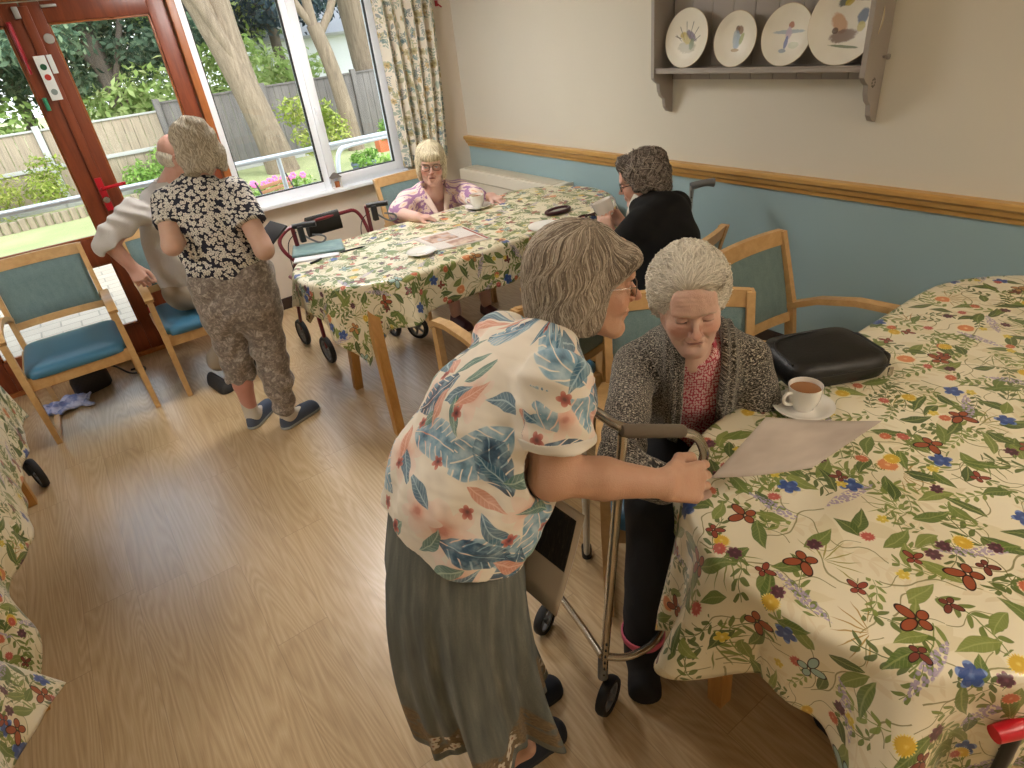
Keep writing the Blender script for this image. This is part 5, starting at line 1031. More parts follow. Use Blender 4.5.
# ================================================================== standing woman seen from behind
def person_standing():
    t = thing('person', 'person with sandy hair in a black and white floral top, back turned', 'person', (.48, 3.30, 0)); inv = Matrix.Translation(-t.location)
    Fd = nrm((.42, .90, 0)); S = nrm((.90, -.42, 0)); hd = Head(atd(198, 150, 2.86), pitched((.1, 1), 8, 6), 1.0, .8)
    pel, wai, che, upp, nek = V3(.52, 3.31, .88), V3(.51, 3.30, 1.0), V3(.495, 3.29, 1.15), V3(.50, 3.29, 1.27), V3(.53, 3.29, 1.36)
    shR, shL = upp+S*.165+V3(0, 0, .01), upp-S*.150+V3(0, 0, .01); elR = V3(*atd(264, 250, 2.93)); elL = V3(*atd(172, 246, 2.84)); wrR = elR+nrm((.28, .9, .12))*.2; wrL = elL+nrm((.5, .8, .05))*.2
    def fa(P): return np.minimum(smin(limb(P, [shR, elR, wrR], [.05, .045, .03]), hand_sdf(P, wrR, Fd*.7-S*.6, (0, 0, 1), (.5, .6, .6, .6), .1, (.4, .4), 1), .012), smin(limb(P, [shL, elL, wrL], [.05, .043, .03]), hand_sdf(P, wrL, Fd*.8+S*.6, (0, 0, 1), (.5, .6, .6, .6), .1, (.4, .4), -1), .012))
    def fh(P): return smin(hd.sdf(P), rc(P, hd.w((0, -.03, -.06)), nek, .05, .058), .02)
    kL, aL, kR, aR = V3(.42, 3.36, .46), V3(.385, 3.36, .09), V3(.57, 3.26, .47), V3(.535, 3.20, .09); hL, hR = pel-S*.09, pel+S*.09
    fL, fR = nrm((.69, .72, 0)), nrm((.93, .37, 0))
    def fl(P): return smin(np.minimum(chain(P, [hL, kL, (kL+aL)/2+V3(-.01, -.015, 0), aL], [.08, .055, .05, .036]), chain(P, [hR, kR, aR], [.08, .055, .036])), loft_sdf(P, [(pel, .14, .1), (che, .14, .09), (nek, .05, .05)], S), .02)
    body(t, [(fh, *lohi([hd.c, nek], .14), .004), (fa, *lohi([shR, shL, elR, elL, wrR, wrL], .13), .0045), (fl, *lohi([nek, kL, kR, aL, aR], .15), .006)], PM['skin'], lambda V: np.where((V[:, 2] < .4)[:, None], (.62, .30, .24), hd.tint(V, (.66, .43, .33))))
    def hb_(q):
        m = q.copy(); m[:, 0] = np.abs(q[:, 0]); d = ell(q, (0, -.028, .045), (.094, .112, .098)); d = smin(d, ell(q, (0, -.062, -.045), (.092, .066, .092)), .04); d = smin(d, ell(m, (.070, -.02, -.045), (.028, .05, .07)), .03)
        d = smax(d, -ell(q, (0, .135, -.04), (.08, .09, .11)), .014); return smax(d, -.112-q[:, 2]+.02*np.sin(m[:, 0]*60), .01)+.004*np.sin(q[:, 2]*75+3*np.sin(q[:, 0]*30))
    hair(hd, t, HM['sandy'], hb_, (.1, -.1, 1), (.1, 2.5), 2000, .009, 5., .0015, 11, .0045, .003, 22, .002)
    slR, slL = shR*.45+elR*.55, shL*.45+elL*.55
    def fs(P):
        d = garm_torso(P, [(pel+V3(0, 0, .0), .19, .135), (wai, .18, .13), (che, .17, .125), (upp, .152, .10), (nek, .07, .065)], S, []); d = smin(d, rc(P, shR, slR+(slR-shR)*.3, .072, .080), .03); d = smin(d, rc(P, shL, slL+(slL-shL)*.3, .062, .068), .03)
        cR = smin(rc(P, shR, slR+(slR-shR)*.3, .072, .080), d, .0)
        armR = rc(P, slR, slR+(elR-shR), .11, .12); d = np.where((plane(P, slR, elR-shR) > -.02) & (armR < 0) & (loft_sdf(P, [(pel, .18, .15), (upp, .16, .1)], S) > .015), np.maximum(d, plane(P, slR, elR-shR)), d)
        armL = rc(P, slL, slL+(elL-shL), .11, .12); d = np.where((plane(P, slL, elL-shL) > -.02) & (armL < 0) & (loft_sdf(P, [(pel, .18, .15), (upp, .16, .1)], S) > .015), np.maximum(d, plane(P, slL, elL-shL)), d)
        d = d+.005*np.sin(P[:, 2]*60+3*np.sin((P@A3(S))*14))*np.exp(-((P[:, 2]-.98)/.1)**2)+.004*fnoise(P, 30, 3)
        d = smax(d, (.90+.006*np.sin((P@A3(S))*30))-P[:, 2], .006); return smax(d, -ell(P, nek+V3(0, 0, .05), (.07, .07, .05)), .006)
    garment('top', fs, *lohi([pel, shR, shL, slR, slL, nek], .2), .0055, PM['bw'], t, lambda V: np.stack([V@S, V[:, 2]+.7*(V@Fd), 0*V[:, 0]], 1))
    kneeC = V3(.40, 3.365, .33)
    def ftr(P):
        L = chain(P, [hL+V3(0, 0, -.02), (hL+kL)/2, kL, kneeC], [.11, .11, .092, .082]); L = smax(L, (.30+.012*np.sin(P[:, 0]*80))-P[:, 2], .006)
        Rr = chain(P, [hR+V3(0, 0, -.02), (hR+kR)/2, kR, (kR+aR)/2, aR+V3(0, 0, .03)], [.11, .11, .092, .080, .056]); Rr = smax(Rr, .085-P[:, 2], .006)
        d = smin(np.minimum(L, Rr), loft_sdf(P, [(pel+V3(0, 0, -.14), .19, .16), (pel, .19, .13), (wai, .165, .12)], S), .05)
        z = P[:, 2]; return d+.007*np.sin(z*55+2.5*np.sin((P@A3(S))*22)+1.5*fnoise(P, 10, 2))*np.clip(1.1-z*.9, .2, 1)+.004*fnoise(P, 40, 6)
    garment('trousers', ftr, *lohi([pel, hL, hR, aL, aR], .2), .006, PM['velour'], t)
    for f_, a in ((fL, aL), (fR, aR)):
        h_ = V3(a[0], a[1], 0)-f_*.055; tt = h_+f_*.265
        garment('sock', lambda P: smin(rc(P, a+V3(0, 0, .06), a+V3(0, 0, -.02), .042, .042), rc(P, a+V3(0, 0, -.03), a+f_*.09+V3(0, 0, -.05), .038, .03), .02), *lohi([a, a+f_*.1], .1), .005, PM['sock'], t)
        sh = garment('slipper', lambda P: smax(smax(shoe_sdf(P, h_+V3(0, 0, .01), tt+V3(0, 0, .01), .05, .088), -ell(P, h_*.68+tt*.32+V3(0, 0, .105), (.085, .04, .055), frame(-np.cross(f_, (0, 0, 1)))), .006), .012-P[:, 2], .003), *lohi([h_, tt], .1), .0045, PM['slip'], t)
        garment('sole', lambda P: np.maximum(smax(shoe_sdf(P, h_-f_*.003, tt+f_*.003, .0525, .09), P[:, 2]-.02, .003), -P[:, 2]), *lohi([h_, tt], .1), .005, PM['sole'], sh)
    for o in t.children: o.matrix_parent_inverse = inv
# ================================================================== man pushing himself up from his chair
def person_man():
    t = thing('person', 'person with short hair in a light grey cable jumper rising from an armchair', 'person', (.45, 4.3, 0)); inv = Matrix.Translation(-t.location)
    Fd = nrm((.72, -.69, 0)); S = nrm((-.69, -.72, 0)); hd = Head(atd(181, 157, 3.5), pitched((.45, -.2), 10), 1.05, 1.)
    pel, wai, che, upp, nek = V3(.44, 4.34, .66), V3(.44, 4.33, .80), V3(.45, 4.29, .98), V3(.465, 4.24, 1.13), V3(.51, 4.19, 1.22)
    shR = V3(*atd(134, 212, 3.45)); shL = upp-S*.18; elR = V3(*atd(109, 243, 3.42)); wrR = V3(*atd(133, 268, 3.52)); elL = shL+V3(.12, -.06, -.24); wrL = elL+V3(.1, -.16, -.04)
    def fh(P): return smin(hd.sdf(P), rc(P, hd.w((0, -.03, -.06)), nek, .055, .065), .02)
    def fa(P): return np.minimum(smin(limb(P, [shR, elR, wrR], [.055, .048, .032]), hand_sdf(P, wrR, nrm((.15, -.5, -.8)), (.3, .8, -.45), (.75, .85, .9, .9), .15, (.5, .5), -1, 1.05), .012), smin(limb(P, [shL, elL, wrL], [.05, .043, .03]), hand_sdf(P, wrL, Fd, (0, 0, -1), (.5, .6, .6, .6), .1, (.4, .4), 1), .012))
    body(t, [(fh, *lohi([hd.c, nek], .14), .0035), (fa, *lohi([shR, shL, elR, elL, wrR, wrL], .13), .0045), (lambda P: loft_sdf(P, [(pel, .14, .1), (che, .14, .09), (nek, .05, .05)], S), *lohi([pel, nek], .2), .01)], PM['skin'], lambda V: hd.tint(V, (.66, .38, .30), blush=.8, brow=(.5, .45, .4)))
    def hb_(q):
        m = q.copy(); m[:, 0] = np.abs(q[:, 0]); d = ell(q, (0, -.040, .0), (.0775, .080, .060)); return smax(smax(d, -ell(q, (0, .11, .0), (.1, .12, .2)), .01), -.06-q[:, 2], .01)
    hair(hd, t, HM['white'], hb_, (0, -.2, 1), (.1, 1.8), 700, .004, 2., .001, 21, .004, .001, 40)
    glasses(t, hd, PM['specs'])
    slR = shR*.12+elR*.88; ex = elR+(elR-shR)*.15
    def fj(P):
        d = loft_sdf(P, [(pel+V3(0, 0, -.02), .20, .16), (wai, .205, .165), (che, .205, .15), (upp, .185, .11), (nek, .085, .08)], S); a = limb(P, [shR, elR], [.082, .078]); a2 = rc(P, elR, elR*.6+wrR*.4, .078, .066); a = smax(smin(a, a2, .02), plane(P, elR*.85+wrR*.15, wrR-elR), .006)
        a += .006*np.sin(plane(P, elR, elR-shR)*70+2*np.sin(P[:, 2]*30)); b = limb(P, [shL, elL, wrL], [.075, .068, .055]); d = smin(smin(d, a, .045), b, .04)
        d += .005*np.sin((P@A3(nrm((.5, .3, 1))))*38+2*np.sin(P[:, 0]*16))+.004*fnoise(P, 24, 8); d = smax(d, .60-P[:, 2], .01); return smax(d, -ell(P, nek+V3(0, 0, .05), (.075, .075, .05)), .006)
    def pat(V):
        a = cyl_pat(V, pel, upp, -S, .2); P = V.astype(f32); m = (rc(P, shR, elR, .1, .1) < 0); a[m] = cyl_pat(V[m], shR, elR, Fd, .09)+V3(2, 0, 0); return a
    garment('jumper', fj, *lohi([pel, shR, shL, elR, elL, wrL, nek], .17), .0055, PM['grey'], t, pat)
    kR, kL = V3(.66, 3.99, .52), V3(.80, 4.14, .52); fR, fL = V3(.36, 4.08, .10), V3(.62, 4.2, .10); hR, hL = pel+S*.09+V3(0, 0, -.06), pel-S*.09+V3(0, 0, -.06)
    garment('trousers', lambda P: smin(smin(np.minimum(chain(P, [hR, kR, fR+V3(0.02, 0, .04)], [.115, .085, .062]), chain(P, [hL, kL, fL], [.115, .085, .062])), loft_sdf(P, [(pel+V3(0, 0, -.08), .18, .16), (pel+V3(0, 0, .04), .18, .15)], S), .05), limb(P, [pel, kR], [.14, .07]), .03)+.006*fnoise(P, 28, 5)+.004*np.sin(P[:, 0]*50+P[:, 2]*30), *lohi([hR, hL, kR, kL, fR, fL, pel], .2), .0065, PM['chino'], t)
    for f_ in (fR, fL):
        h_ = V3(f_[0]-.05, f_[1]+.04, .0); tt = h_+V3(.06, -.26, 0)*1.0
        sh = garment('shoe', lambda P: shoe_sdf(P, h_, tt, .05, .09), *lohi([h_, tt], .11), .006, PM['dsole'], t)
    for o in t.children: o.matrix_parent_inverse = inv
# ================================================================== woman in the black cardigan drinking
def person_black():
    t = thing('person', 'person with dark grey hair in a black cardigan lifting a cup', 'person', (2.22, 2.15, 0)); inv = Matrix.Translation(-t.location)
    Fd = nrm((-.22, .97, 0)); S = nrm((.97, .22, 0)); hd = Head(atd(641, 181, 3.02), pitched((-.60, .80), 14, 0), 1.0, 1., 'down')
    pel, wai, che, upp, nek = V3(2.26, 1.98, .55), V3(2.27, 1.99, .68), V3(2.28, 2.02, .82), V3(2.285, 2.06, .94), V3(2.285, 2.12, 1.0)
    shR, shL = upp+S*.175, upp-S*.175; cup = V3(*atd(607, 208, 3.10)); elR = shR+V3(.0, .22, -.17); elL = shL+V3(-.04, .18, -.19); wrR = cup+V3(.085, -.02, -.095); wrL = cup+V3(-.045, -.065, -.10)
    def fh(P): return smin(hd.sdf(P), rc(P, hd.w((0, -.03, -.06)), nek, .05, .058), .02)
    def fa(P): return np.minimum(smin(limb(P, [shR, elR, wrR], [.05, .04, .028]), hand_sdf(P, wrR, nrm((-.25, .55, .7)), (-.9, .1, 0), (.6, .6, .6, .6), .1, (.5, .5), 1, .95), .012), smin(limb(P, [shL, elL, wrL], [.05, .04, .028]), hand_sdf(P, wrL, nrm((-.02, .5, .8)), (.9, .35, 0), (.55, .55, .6, .6), .1, (.5, .5), -1, .95), .012))
    kR, kL = pel+Fd*.42+S*.12, pel+Fd*.42-S*.12; aR, aL = V3(kR[0], kR[1]+.03, .08), V3(kL[0], kL[1]+.03, .08)
    def fl(P): return smin(np.minimum(chain(P, [pel+S*.1, kR, aR], [.08, .05, .036]), chain(P, [pel-S*.1, kL, aL], [.08, .05, .036])), loft_sdf(P, [(pel, .14, .1), (che, .14, .09), (nek, .05, .05)], S), .02)
    body(t, [(fh, *lohi([hd.c, nek], .14), .003), (fa, *lohi([shR, shL, elR, elL, wrR, wrL], .13), .0035), (fl, *lohi([pel, nek, kR, kL, aR, aL], .13), .008)], PM['skin'], lambda V: hd.tint(V, (.72, .44, .34), blush=.7, brow=(.4, .3, .25)))
    def hb_(q):
        m = q.copy(); m[:, 0] = np.abs(q[:, 0]); d = ell(q, (0, -.03, .055), (.094, .115, .094)); d = smin(d, ell(q, (0, -.085, -.02), (.08, .056, .075)), .03); d = smin(d, ell(m, (.075, -.02, .01), (.024, .055, .05)), .03); d = smin(d, ell(q, (0, .055, .105), (.07, .04, .03)), .02)
        d = smax(d, -ell(q, (0, .135, -.03), (.08, .088, .11)), .014); return d+.005*np.sin(q[:, 2]*70+4*np.sin(q[:, 1]*35))*np.cos(q[:, 0]*40)
    hair(hd, t, HM['dark'], hb_, (.2, .1, 1), (.1, 2.3), 1500, .03, 6., .0015, 13, .0042, .0035, 16, .002)
    glasses(t, hd, PM['specs'], .025, .019, .0022)
    def fc(P):
        d = garm_torso(P, [(pel, .20, .17), (wai, .195, .165), (che, .20, .155), (upp, .18, .115), (nek+V3(0, 0, -.03), .095, .085)], S, [([shR, elR, elR*.35+wrR*.65], [.076, .066, .048]), ([shL, elL, elL*.35+wrL*.65], [.076, .066, .048])]); d += .004*fnoise(P, 30, 12); return smax(d, -ell(P, nek+Fd*.05+V3(0, 0, .03), (.075, .075, .07)), .006)
    garment('cardigan', fc, *lohi([pel, shR, shL, elR, elL, wrR, wrL, nek], .17), .006, PM['blk'], t, lambda V: cyl_pat(V, pel, upp, S, .18))
    garment('collar', lambda P: smax(smax(rc(P, nek+V3(0, 0, -.06), nek+V3(0, 0, .05), .112, .078), plane(P, nek+V3(0, 0, .035), (Fd[0]*-.3, Fd[1]*-.3, 1)), .006), -rc(P, nek+V3(0, 0, -.05), nek+V3(0, 0, .08), .06, .064), .004), *lohi([nek], .14), .0045, PM['white'], t)
    garment('trousers', lambda P: smin(np.minimum(chain(P, [pel+S*.1, kR, aR], [.1, .075, .06]), chain(P, [pel-S*.1, kL, aL], [.1, .075, .06])), ell(P, pel, (.18, .15, .11)), .05), *lohi([pel, kR, kL, aR, aL], .18), .008, PM['blacktr'], t)
    for a in (aR, aL): garment('shoe', lambda P: shoe_sdf(P, V3(a[0], a[1]-.07, 0), V3(a[0], a[1]+.18, 0), .047, .09), *lohi([a], .25), .007, PM['dsole'], t)
    for o in t.children: o.matrix_parent_inverse = inv
    m = thing('cup', 'white teacup held up to the mouth by the woman in the black cardigan', 'cup', cup-V3(0, 0, .04)); cupshape(m, sc=1.25); m.rotation_euler = (math.radians(-18), math.radians(-12), 0)
# ================================================================== woman in the pink and mauve blouse
def person_pink():
    t = thing('person', 'person with blonde fringe and glasses in a pink and mauve flowered blouse', 'person', (2.08, 3.98, 0)); inv = Matrix.Translation(-t.location)
    Fd = nrm((-.30, -.95, 0)); S = nrm((-.95, .30, 0)); hd = Head(atd(431, 164, 4.15), pitched((-.50, -.87), 4, 4), 1.08, 1., 'open')
    nek = hd.w((0, -.03, -.15)); upp = nek+V3(.01, .03, -.07); che = upp+V3(.01, .04, -.13); wai = che+V3(.0, .04, -.14); pel = V3(wai[0], wai[1]+.03, .55)
    shR, shL = upp+S*.18+V3(0, 0, -.01), upp-S*.18+V3(0, 0, -.01); elR = V3(*atd(400, 214, 4.10)); elL = V3(*atd(478, 200, 4.18)); wrR = V3(*at(428, 219, .82)); wrL = V3(*at(489, 208, .82)) + V3(0, .05, 0)
    wrR = elR+nrm(wrR-elR)*.22; wrL = elL+nrm((.35, -.1, .0))*.10
    def fh(P): return smin(hd.sdf(P), rc(P, hd.w((0, -.03, -.06)), nek+V3(0, 0, -.05), .055, .07), .02)
    def fa(P): return np.minimum(smin(limb(P, [shR, elR, wrR], [.055, .046, .032]), hand_sdf(P, wrR, nrm((.8, -.6, -.1)), (0, 0, -1), (.4, .45, .5, .5), .1, (.4, .4), 1, .95), .012), smin(limb(P, [shL, elL, wrL], [.055, .046, .032]), hand_sdf(P, wrL, nrm((.2, -.9, -.1)), (0, 0, -1), (.4, .45, .5, .5), .1, (.4, .4), 1, .95), .012))
    kR, kL = V3(pel[0], 0, .52)+V3(-.17, 3.62, 0), V3(pel[0], 0, .52)+V3(.08, 3.60, 0); aR, aL = V3(kR[0], 3.6, .09), V3(kL[0], 3.58, .09)
    body(t, [(fh, *lohi([hd.c, nek], .15), .003), (fa, *lohi([shR, shL, elR, elL, wrR, wrL], .13), .0045), (lambda P: smin(loft_sdf(P, [(pel, .14, .1), (che, .14, .09), (nek, .05, .05)], S), np.minimum(chain(P, [pel, kR, aR], [.08, .055, .04]), chain(P, [pel, kL, aL], [.08, .055, .04])), .02), *lohi([pel, nek, kR, kL, aR, aL], .15), .008)], PM['skin'], lambda V: hd.tint(V, (.72, .46, .38), (.52, .2, .2), (.55, .45, .35), blush=.8))
    def hb_(q):
        m = q.copy(); m[:, 0] = np.abs(q[:, 0]); d = ell(q, (0, -.025, .045), (.090, .105, .092)); d = smin(d, ell(m, (.074, .0, -.03), (.020, .048, .07)), .03); d = smin(d, ell(q, (0, -.06, -.04), (.08, .05, .08)), .03); d = smax(d, -ell(q, (0, .14, -.05), (.066, .10, .095)), .012)
        return smin(d, ell(q, (0, .074, .056), (.062, .027, .036)), .015)
    hair(hd, t, HM['blonde'], hb_, (0, .05, 1), (.1, 2.4), 1400, .006, 3., .0014, 17, .004, .0025, 30)
    glasses(t, hd, PM['specsm'], .025, .018, .0016)
    def fb(P):
        d = garm_torso(P, [(pel, .22, .19), (wai, .215, .19), (che, .215, .17), (upp, .185, .12), (nek+V3(0, 0, -.03), .10, .09)], S, [([shR, elR*.9+shR*.1], [.09, .082]), ([shL, elL*.9+shL*.1], [.09, .082])]); d += .005*fnoise(P, 22, 12)
        x = (P-A3(nek))@A3(S); z = P[:, 2]-nek[2]; return smax(d, -smax(np.abs(x)-.045-.25*np.clip(z+.13, 0, 1), -((P-A3(nek))@A3(Fd))-.0, .01), .006)
    garment('blouse', fb, *lohi([pel, shR, shL, elR, elL, nek], .22), .006, PM['blouse'], t, lambda V: cyl_pat(V, pel, upp, -Fd, .2))
    for sg in (-1, 1):
        MB().tube([nek-Fd*.06+S*sg*.03+V3(0, 0, .01), nek+S*sg*.085-V3(0, 0, .01), nek+S*sg*.07+Fd*.085-V3(0, 0, .06), nek+S*sg*.022+Fd*.150-V3(0, 0, .17)], [.016, .022, .024, .012], 10, smooth=2, flat=.4).build('lapel', PM['skirtp'], t)
    garment('skirt', lambda P: smin(chain(P, [pel, (kR+kL)/2+V3(0, .02, .0)], [.19, .17]), smax(rc(P, (kR+kL)/2+V3(0, .04, 0), (aR+aL)/2+V3(0, .05, .12), .17, .18), .24-P[:, 2], .01), .04)+.008*np.sin(P[:, 0]*45), *lohi([pel, kR, kL, aR, aL], .25), .008, PM['skirtp'], t, lambda V: V)
    for a in (aR, aL): garment('shoe', lambda P: shoe_sdf(P, V3(a[0], a[1]+.07, 0), V3(a[0], a[1]-.18, 0), .048, .09), *lohi([a], .25), .007, simple('maroon_shoe', '4A1F28', .5), t)
    for o in t.children: o.matrix_parent_inverse = inv
# ------------------------------------------------------------------ crockery
def cupshape(t, tea=False, sc=1.):
    pr = [(0, .004), (.022, .003), (.024, 0), (.026, 0), (.027, .005), (.034, .016), (.039, .035), (.041, .062), (.0415, .066), (.040, .066), (.038, .060), (.036, .035), (.031, .018), (.02, .010), (0, .009)]
    part('bowl', MB().lathe([(r*sc, z*sc) for r, z in pr], 40), M['china'], t, angle=50)
    part('handle', MB().tube([(.036*sc, 0, .052*sc), (.055*sc, 0, .056*sc), (.064*sc, 0, .042*sc), (.056*sc, 0, .024*sc), (.036*sc, 0, .019*sc)], .0045*sc, 10, smooth=3), M['china'], t)
    if tea: part('tea', MB().lathe([(0, .054*sc), (.0385*sc, .054*sc), (.0385*sc, .05*sc), (0, .05*sc)], 36), M['tea'], t)
def saucershape(sc=1.):
    return MB().lathe([(r*sc, z*sc) for r, z in [(0, .005), (.022, .004), (.024, .0), (.042, 0), (.044, .003), (.062, .009), (.075, .016), (.076, .018), (.074, .0185), (.060, .013), (.043, .008), (.026, .0065), (.024, .0085), (.022, .007), (0, .007)]], 48)
person_standing(); person_man(); person_black(); person_pink()
def on(u, v, z=TH+.004): return at(u, v, z)
# ------------------------------------------------------------------ crockery and papers
t = thing('cup', 'white teacup of milky tea on a saucer beside the black bag', 'cup', tuple(on(803, 405, .80))[:2]+(TH+.0135,), math.radians(160)); cupshape(t, True, 1.12)
o = saucershape(1.12).build('saucer', M['china']); o.location = tuple(on(803, 405, .80))[:2]+(TH+.004,); tag(o, 'white saucer under the teacup beside the black bag', 'saucer')
cx, cy = tuple(on(478, 208))[:2]
t = thing('cup', 'white teacup in front of the woman in the pink and mauve blouse', 'cup', (cx, cy, TH+.0135), 2.8); cupshape(t, True, 1.2)
o = saucershape(1.15).build('saucer', M['china']); o.location = (cx, cy, TH+.004); tag(o, 'white saucer under the teacup by the woman in the pink blouse', 'saucer')
o = saucershape(1.1).build('saucer', M['china']); o.location = tuple(on(422, 254)); tag(o, 'empty white saucer by the folded newspaper on the far table', 'saucer')
o = MB().lathe([(0, .006), (.05, .006), (.055, 0), (.07, 0), (.085, .006), (.105, .014), (.104, .017), (.08, .010), (.05, .008), (0, .008)], 48).build('tea_plate', M['china']); o.location = tuple(on(546, 228)); tag(o, 'flat white plate on the far table behind the bending woman', 'plate')
def sheet(name, corners, z, thick, mat, label, cat, rise=0, group=None):
    c = [Vector((p[0], p[1], z)) for p in corners]; n = 12; V = []; U = []
    for k in (0, 1):
        for j in range(n+1):
            for i in range(n+1):
                u, v = i/n, j/n; p = (c[0]*(1-u)+c[1]*u)*(1-v)+(c[3]*(1-u)+c[2]*u)*v; p.z += k*thick+rise*math.sin(u*PI)*(.4+.6*v)*.02; V.append(p); U.append((u, v))
    m = (n+1)**2; F = []
    for j in range(n):
        for i in range(n): a = j*(n+1)+i; F.append((a, a+n+1, a+n+2, a+1)); F.append((m+a, m+a+1, m+a+n+2, m+a+n+1))
    for i in range(n):
        for a, b in ((i, i+1), (n*(n+1)+i+1, n*(n+1)+i), ((i+1)*(n+1), i*(n+1)), (i*(n+1)+n, (i+1)*(n+1)+n)): F.append((a, b, m+b, m+a))
    o = np_obj(name, V, F, mat, uv=np.array(U), smooth=False); return tag(o, label, cat, group)
def mk_news():
    n = N('newspaper_print'); x, y, _ = n.xyz(n.attr()); ln = n.mul(n.m_('GREATER_THAN', n.m_('FRACT', n.mul(y, 38.)), .5), n.m_('GREATER_THAN', n.m_('FRACT', n.mul(x, 4.)), .08))
    c = n.mix(n.mul(n.mul(ln, n.step(n.noise(n.attr(), 90.), .4, .6)), .5), 'DAD3CC', '8E8884')
    def inbox(a, b, c_, d): return n.mul(n.mul(n.m_('GREATER_THAN', x, a), n.m_('LESS_THAN', x, b)), n.mul(n.m_('GREATER_THAN', y, c_), n.m_('LESS_THAN', y, d)))
    c = n.mix(inbox(.08, .55, .1, .62), c, n.ramp(n.noise(n.attr(), 5., 3.), [(.35, '8C6E62'), (.5, 'C6A894'), (.65, 'B9B4B8')])); c = n.mix(inbox(.6, .95, .3, .9), c, n.ramp(n.noise(n.attr(), 4., 2.), [(.4, 'A88478'), (.6, 'D9C4B0')])); c = n.mix(inbox(.05, .95, .93, .97), c, 'A0483C')
    return n.bsdf(c, .8)
NM = mk_news()
sheet('newspaper', [on(413, 240), on(440, 251), on(492, 239), on(464, 227)], TH+.004, .005, NM, 'folded newspaper with pictures lying open on the far table', 'newspaper')
def mk_cover():
    n = N('dark_teal_cover'); x, y, _ = n.xyz(n.attr()); return n.bsdf(n.ramp(n.noise(n.attr(), 3.), [(.3, '5C7A7C'), (.7, '86A09C')]), .35)
sheet('tablet_case', [on(293, 260), on(346, 252), on(342, 242), on(294, 249)], TH+.014, .012, mk_cover(), 'closed teal and black tablet case on the near end of the far table', 'tablet')
sheet('papers', [on(294, 264), on(340, 256), on(338, 250), on(296, 257)], TH+.004, .009, simple('white_paper', 'DCDDE2', .7), 'stack of white papers under the teal tablet case', 'papers')
o = MB().tube([(-.065, 0, .006), (.065, 0, .006)], .005, 10).tube([(.065, 0, .006), (.078, 0, .006)], .0025, 8).build('pen', M['blkplastic']); p_ = on(352, 250.5); o.location = p_; o.rotation_euler = (0, 0, -.15); tag(o, 'black pen at the right end of the tablet case', 'pen')
o = MB().tube([(-.05, 0, .006), (.03, .005, .006)], .006, 10).build('pen', M['blkplastic']); o.location = on(318, 261.5); o.rotation_euler = (0, 0, .3); tag(o, 'black pen lying in front of the papers under the tablet case', 'pen')
t = thing('glasses_case', 'open dark red oval case rim lying beside the flat white plate', 'case', tuple(on(558, 213)))
part('rim', MB().tube([(.085*math.cos(a), .045*math.sin(a), .016) for a in [k*PI/16 for k in range(32)]], .011, 10, closed=True), simple('dark_red_leather', '3E1620', .4), t); part('lining', MB().lathe([(0, .006), (.9, .008), (1, .014), (0, .012)], 32, Matrix.Diagonal((.078, .04, 1, 1))), simple('grey_lining', 'A9A69C', .8), t)
o = MB().tube([(0, 0, .006), (.05, .01, .008), (.09, -.02, .006), (.14, -.01, .006), (.17, -.03, .006)], .006, 8, smooth=3).tube([(.03, -.04, .006), (.07, -.02, .012), (.1, -.05, .006)], .006, 8, smooth=2).build('cord_strap', simple('brown_strap', '4A2A24', .6)); o.location = on(577, 219); tag(o, 'brown cord strap curled beside the dark red case', 'strap')
# shoulder bag on the near table
def bag():
    t = thing('shoulder_bag', 'black leather shoulder bag lying on the near table behind the teacup', 'bag', (1.72, .87, TH+.004), math.radians(-28))
    rings = []
    for k, (z, i_) in enumerate(((0, .03), (.008, .008), (.03, 0), (.055, .0), (.075, .010), (.085, .035), (.088, .08))):
        ring = []
        for a in range(56):
            c, s = math.cos(a*PI/28), math.sin(a*PI/28); e = .35; x = abs(c)**e*math.copysign(1, c)*(.165-i_)*(1-.10*(s+1)/2); y = abs(s)**e*math.copysign(1, s)*(.125-i_); ring.append((x, y, z+.006*math.sin(x*22)*math.sin(y*18+1)*(k > 2)-.018*(y < -.05)*(k > 3)*0))
        rings.append(ring)
    part('body', MB().loft(rings), M['blackleather'], t, angle=70)
    part('flap_seam', MB().tube([(-.145, -.085, .083), (-.14, .09, .086), (.13, .09, .086), (.145, -.085, .083)], .003, 6, smooth=2), M['blkplastic'], t)
    part('zip', MB().tube([(-.150, -.118, .048), (0, -.128, .05), (.150, -.118, .048)], .003, 8, smooth=1), M['blkplastic'], t); part('zip_pull', MB().box(.135, .150, -.136, -.130, .02, .048, .002), M['chrome'], t)
    part('side_pocket', MB().box(.155, .178, -.085, .085, .012, .062, .010), M['blackleather'], t)
    pts = [(-.15, .02, .06), (-.19, -.06, .05), (-.215, -.13, .0), (-.225, -.17, -.10), (-.20, -.13, -.22), (-.17, -.03, -.24)]
    part('strap', MB().tube([(-.14, .05, .075), (-.175, -.01, .05), (-.20, -.05, .022), (-.235, -.03, .012), (-.25, .02, -.04), (-.25, .06, -.16)], .012, 8, smooth=3, flat=.28), M['blackleather'], t)
    return t
bag()
